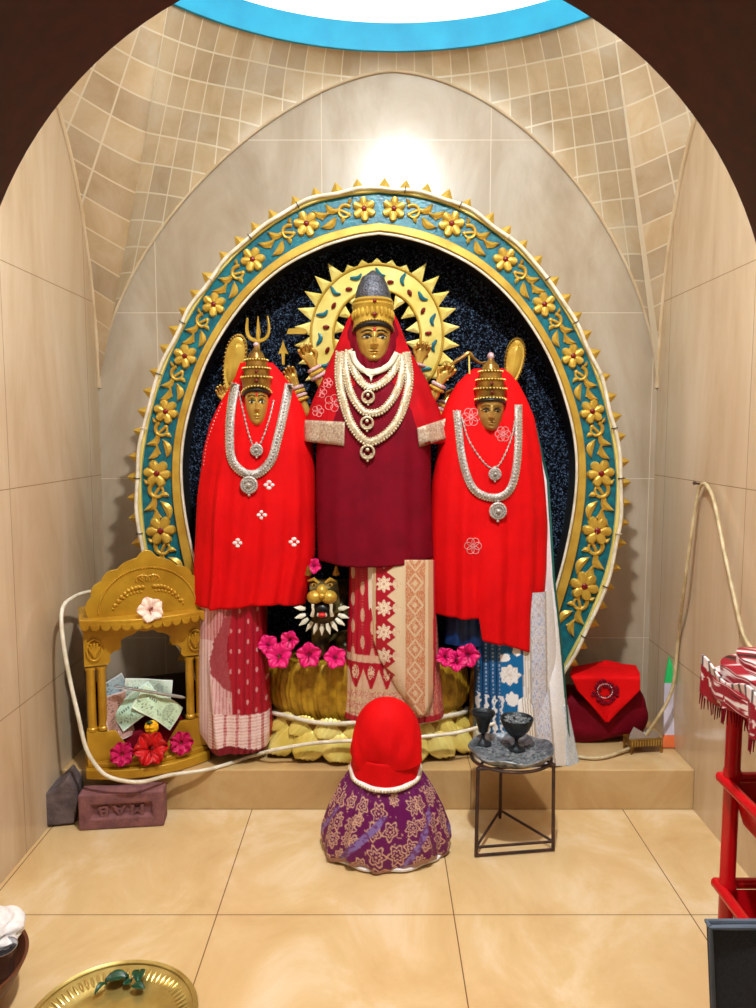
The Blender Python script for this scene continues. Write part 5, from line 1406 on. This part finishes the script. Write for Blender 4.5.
for x in (-.05, .052):
    for y in (-.006, .048): mb = MB(); mb.tube([FM @ Vector((x, y, .030)), FM @ Vector((x * 1.06, y, .002))], [.006, .0035], 8); mb.build('foot', M['gold_dark'], fs)
ts = thing('striped_stick', 'flat pointed stick banded green, white and orange leaning in the right corner', 'stick', PZ(673, 753, PTZ))
Pt = lambda x, y: PX(x, y, .985)
M['neon_green'] = mat('bright_green_paint', (40, 222, 120), .5); M['orange'] = mat('bright_orange_paint', (255, 128, 70), .5); M['violet_white'] = mat('pale_lilac_paint', (226, 222, 244), .5)
def stickpart(pl, name, mt, X0=.968):
    mb = MB(); n = len(pl); bz = PTZ
    def q(x, y, dx):
        p_ = PY(x, y, 2.52 + .05 * (757 - y) / 100); return Vector((p_.x + dx * .2, p_.y + dx, max(PTZ + .002, p_.z)))
    mb.v = [q(x, y, 0) for x, y in pl] + [q(x, y, .012) for x, y in pl]
    mb.f = [tuple(range(n)), tuple(range(2 * n - 1, n - 1, -1))] + [(i, (i + 1) % n, n + (i + 1) % n, n + i) for i in range(n)]
    mb.build(name, mt, ts, smooth=False)
stickpart([(664.5, 683), (675, 683), (673, 668), (669.5, 656), (667, 668)], 'tip', M['neon_green'])
stickpart([(663.5, 735), (676, 735), (675, 683), (664.5, 683)], 'shaft', M['violet_white'])
stickpart([(662.5, 751), (677, 751), (676, 735), (663.5, 735)], 'lower_band', M['orange'])
stickpart([(662, 757), (680, 757), (679, 750), (662.5, 750)], 'foot', M['violet_white'])
rope('hose', [PX(760, 660, .99), PX(744, 636, .985), PX(735, 600, .985), PX(724, 550, .99), PX(715, 505, 1.0), PX(708, 487, 1.003), PX(703, 484, 1.003), PX(698, 492, 1.0), PX(692, 530, .99), PX(685, 580, .98), PY(678, 640, 2.50), PY(674, 680, 2.49), PY(668, 700, 2.485), PY(655, 722, 2.48), PZ(640, 742, PTZ + .03), PZ(620, 752, PTZ + .012), PZ(600, 758, PTZ + .008), PZ(580, 757, PTZ + .008), PZ(560, 752, PTZ + .008)], .0058, 'beige hose hung in a tall loop on the right wall, trailing onto the platform', 'hose', 'hose')
nail = PX(704, 485, 1.012); mb = MB(); mb.tube([nail + Vector((.008, 0, 0)), nail + Vector((-.03, 0, .006))], .0035, 8); mb.ball(nail + Vector((-.03, 0, .006)), .006, 8, 6)
tag(mb.build('wall_nail', M['iron']), 'iron nail in the right wall holding up the hose loop', 'nail')

# ================================================================ RED RACK, FOLDED CLOTH AND DARK BAG
RX0, RX1, RY0, RY1 = .775, .99, 1.36, 1.60
rack = thing('plastic_rack', 'red plastic tiered rack on the floor against the right wall', 'rack', ((RX0 + RX1) / 2, (RY0 + RY1) / 2, 0))
for x in (RX0, RX1):
    for y in (RY0, RY1):
        mb = MB(); mb.lathe([(.022, .0), (.022, .03), (.016, .04), (.016, .20), (.019, .205), (.019, .22), (.0165, .225), (.0165, .46), (.019, .465), (.019, .48), (.0165, .485), (.0165, .665)], (x, y, 0), 24); mb.build('post', M['redplastic'], rack, ang=40)
for z in (.205, .452, .66):
    mb = MB(); e = .016
    rim = [(RX0 - e, RY0 - e), (RX1 + e, RY0 - e), (RX1 + e, RY1 + e), (RX0 - e, RY1 + e)]
    for (a, c) in zip(rim, rim[1:] + rim[:1]):
        mb.tube([Vector((a[0], a[1], z + .005)), Vector((c[0], c[1], z + .005))], .012, 10, flat=1.0); mb.ball((a[0], a[1], z + .005), .0125, 10, 8)
    mb.build('tier_rim', M['redplastic'], rack)
    mb = MB(); n = 8
    top = [(RX0, RY0), (RX1, RY0), (RX1, RY1), (RX0, RY1)]; cx_, cy_ = (RX0 + RX1) / 2, (RY0 + RY1) / 2
    bot = [(cx_ + (x - cx_) * .80, cy_ + (y - cy_) * .84) for x, y in top]
    for k in range(4):
        a, c, a2, c2_ = top[k], top[(k + 1) % 4], bot[k], bot[(k + 1) % 4]
        mb.add([(a[0], a[1], z), (c[0], c[1], z), (c2_[0], c2_[1], z - .085), (a2[0], a2[1], z - .085)], [(0, 1, 2, 3)])
    mb.add([(x, y, z - .085) for x, y in bot], [(0, 1, 2, 3)]); mb.build('basket', M['redplastic'], rack, smooth=False, solid=.004)
wl = lin((238, 226, 224)); mrn = lin((150, 8, 36)); bkk = lin((24, 10, 14))
fc = thing('folded_shawl', 'folded maroon and white patterned shawl with fringe on top of the red rack', 'shawl', (.86, 1.5, .668))
def pcol(x, y):
    g = nz(x, y, 1.0); h_ = nz(x + 40, y, .6)
    if h_ > .20: return mixc(wl, mrn, .25 * (g > .2))
    if h_ < -.36: return bkk
    return mixc(mrn, wl, .5 if g > .5 else 0)
for L_, (z0, z1, g0, off_) in enumerate(((.668, .706, 0, 0), (.704, .736, .010, 3), (.734, .758, .030, 7))):
    mb = MB()
    def fl_(u, v):
        a = 2 * pi * u; se = lambda q: (1 if q > 0 else -1) * abs(q) ** .55
        r = min(1, 3.2 * sin(pi * v) ** .8) if v not in (0, 1) else 0
        t_ = sin(pi * (v - .5)); x = .84 + off_ * .002 + (.135 - g0) * r * se(cos(a)); y = 1.49 + (.145 - g0) * r * se(sin(a)); z = (z0 + z1) / 2 + (z1 - z0) / 2 * (1 if t_ > 0 else -1) * abs(t_) ** .6
        return Vector((x, y, z + .010 * nz(x * 16, y * 16 + L_ * 5, 1.0) - .03 * max(0, .80 - x) * 1.0))
    mb.grid(fl_, 110, 40, lambda u, v: pcol(u * 34 + off_, v * 14)); mb.build('fold', M['pattern'], fc, ang=80)
def fdrape(u, v):
    y = 1.36 + .26 * u; return Vector((.708 - .012 * sin(u * 14) * v + .010 * v, y, .722 - (.075 + .02 * sin(u * 9)) * v + .012 * sin(u * 8)))
mb = MB(); mb.grid(fdrape, 60, 30, lambda u, v: mixc(wl, bkk, .9 * (sin(u * 60) > .6)) if v < .25 else (mrn if nz(u * 20, v * 10, 1.) < .35 else wl)); dr = mb.build('hanging_edge', M['pattern'], fc, ang=80, solid=.004)
mb = MB()
for k in range(44):
    u = (k + .5) / 44; p0 = fdrape(u, .98); mb.tube([p0, p0 + Vector((.003 * sin(k), .002 * cos(k * 2), -.024 - .012 * ((k * 7) % 5) / 5))], [.0022, .001], 5)
mb.build('fringe', M['maroon'], dr)
bag = thing('cloth_bag', 'flat charcoal cloth bag with piped edge standing in the lower right corner', 'bag', (.72, 1.26, 0))
def bagpt(u, v, d):
    x0, x1 = .568 + .030 * v, .87 - .01 * v; bul = .006 * sin(pi * u) * sin(pi * min(1, v * 1.1))
    return Vector((x0 + (x1 - x0) * u, 1.225 + (.0 if d == 0 else .016) - (bul if d == 0 else -bul), .374 * (1 - v)))
mb = MB()
for d in (0, 1): mb.grid(lambda u, v: bagpt(u, v, d), 16, 16)
N1 = 17 * 17
for k in range(16):
    mb.f += [(k * 17, (k + 1) * 17, N1 + (k + 1) * 17, N1 + k * 17), (k * 17 + 16, (k + 1) * 17 + 16, N1 + (k + 1) * 17 + 16, N1 + k * 17 + 16), (16 * 17 + k, 16 * 17 + k + 1, N1 + 16 * 17 + k + 1, N1 + 16 * 17 + k), (k, k + 1, N1 + k + 1, N1 + k)]
mb.build('body', M['denim'], bag, ang=50)
mb = MB(); mb.tube([bagpt(0, 1, 0)] + [bagpt(0, 1 - k / 10, 0) for k in range(1, 11)] + [bagpt(k / 10, 0, 0) for k in range(1, 11)] + [bagpt(1, 0, 1)] + [bagpt(1 - k / 10, 0, 1) for k in range(1, 11)] + [bagpt(0, 0, 0)], .0045, 8); mb.build('piping', mat('slate_piping', (84, 96, 112), .8), bag)

# ================================================================ BRASS PLATE, LEAVES, BOWL
pc = Vector((-.545, 1.445, .0)); RP = .172
pl = thing('brass_plate', 'round brass plate with a fluted rim on the floor at lower left', 'plate', pc)
mb = MB(); mb.lathe([(0, .004), (.62, .004), (.70, .006), (.74, .010), (.90, .020), (.93, .021), (.97, .024), (1.0, .027), (1.01, .025), (1.0, .022), (.93, .017), (.74, .005), (.7, .001), (0, .001)], pc, 160, RP, RP); mb.build('dish', M['brass'], pl, ang=30)
mb = MB()
for k in range(72):
    a = 2 * pi * k / 72; d = Vector((cos(a), sin(a), 0)); mb.tube([pc + d * RP * .755 + Vector((0, 0, .0105)), pc + d * RP * .82 + Vector((0, 0, .0155)), pc + d * RP * .885 + Vector((0, 0, .0195))], [.002, .0042, .002], 8)
mb.build('fluting', M['brass'], pl)
mb = MB(); mb.tube([pc + Vector((RP * .955 * cos(q), RP * .955 * sin(q), .0245)) for q in [2 * pi * k / 100 for k in range(100)]], .0025, 8, closed=True); mb.build('rim_bead', M['brass'], pl)
def leaf_obj(px, py, L, W_, ang, label, up=.3):
    c = PZ(px, py, .012); mb = MB(); d = Vector((cos(ang), sin(ang), 0)); s_ = Vector((-sin(ang), cos(ang), 0))
    def fn(u, v): 
        w_ = W_ * sin(pi * min(1, .04 + .94 * v)) ** .8; return c + d * (v - .5) * L + s_ * (u - .5) * 2 * w_ + Vector((0, 0, .004 + up * W_ * abs(2 * u - 1) * .8 + .012 * sin(v * 3) * up))
    mb.grid(fn, 8, 16)
    return tag(mb.build('leaf', M['leaf'], ang=80, solid=.001), label, 'leaf', 'green leaves on the brass plate')
leaf_obj(117, 983, .050, .017, radians(15), 'broad dark green leaf in the middle of the leaves on the brass plate', .6)
leaf_obj(139, 981, .036, .014, radians(100), 'dark green leaf pointing up at the back right of the brass plate', .8)
leaf_obj(138, 990, .030, .011, radians(170), 'small dark green leaf nearest the front right on the brass plate', .4)
leaf_obj(101, 992, .032, .007, radians(60), 'narrow curled green leaf apart at the left on the brass plate', .8)
leaf_obj(128, 985, .020, .010, radians(40), 'tiny green leaf between the two larger leaves on the brass plate', .3)
bwc = PZ(-60, 968, .1); bwc.z = 0
bw_ = thing('brown_bowl', 'large brown bowl cut off by the left edge near the brass plate', 'bowl', bwc)
mb = MB(); mb.lathe([(0, 0), (.06, 0), (.10, .015), (.145, .055), (.168, .10), (.170, .105), (.163, .104), (.138, .06), (.09, .022), (0, .012)], bwc, 72); mb.build('body', M['brown'], bw_, ang=50)
cw = MB(); cc0 = PZ(-14, 932, .135)
def cot(u, v):
    a = 2 * pi * u; t_ = -pi / 2 + pi * v; d = Vector((cos(t_) * cos(a), cos(t_) * sin(a), sin(t_))); k = 1 + .22 * noise.noise(d * 2.2) + .10 * noise.noise(d * 6)
    return cc0 + Vector((d.x * .072 * k, d.y * .07 * k, d.z * .040 * k))
cw.grid(cot, 60, 36); tag(cw.build('cotton_cloth', M['wool'], ang=80), 'lump of white cotton cloth resting in the brown bowl', 'cloth')
cupc = PZ(1, 972, .085)
cup = thing('steel_cup', 'small steel cup standing inside the brown bowl at the left edge', 'cup', cupc)
mb = MB(); mb.lathe([(0, .0), (.026, 0), (.032, .052), (.035, .056), (.033, .056), (.030, .050), (.025, .004), (0, .003)], cupc, 48); mb.build('body', M['steel'], cup, ang=40)
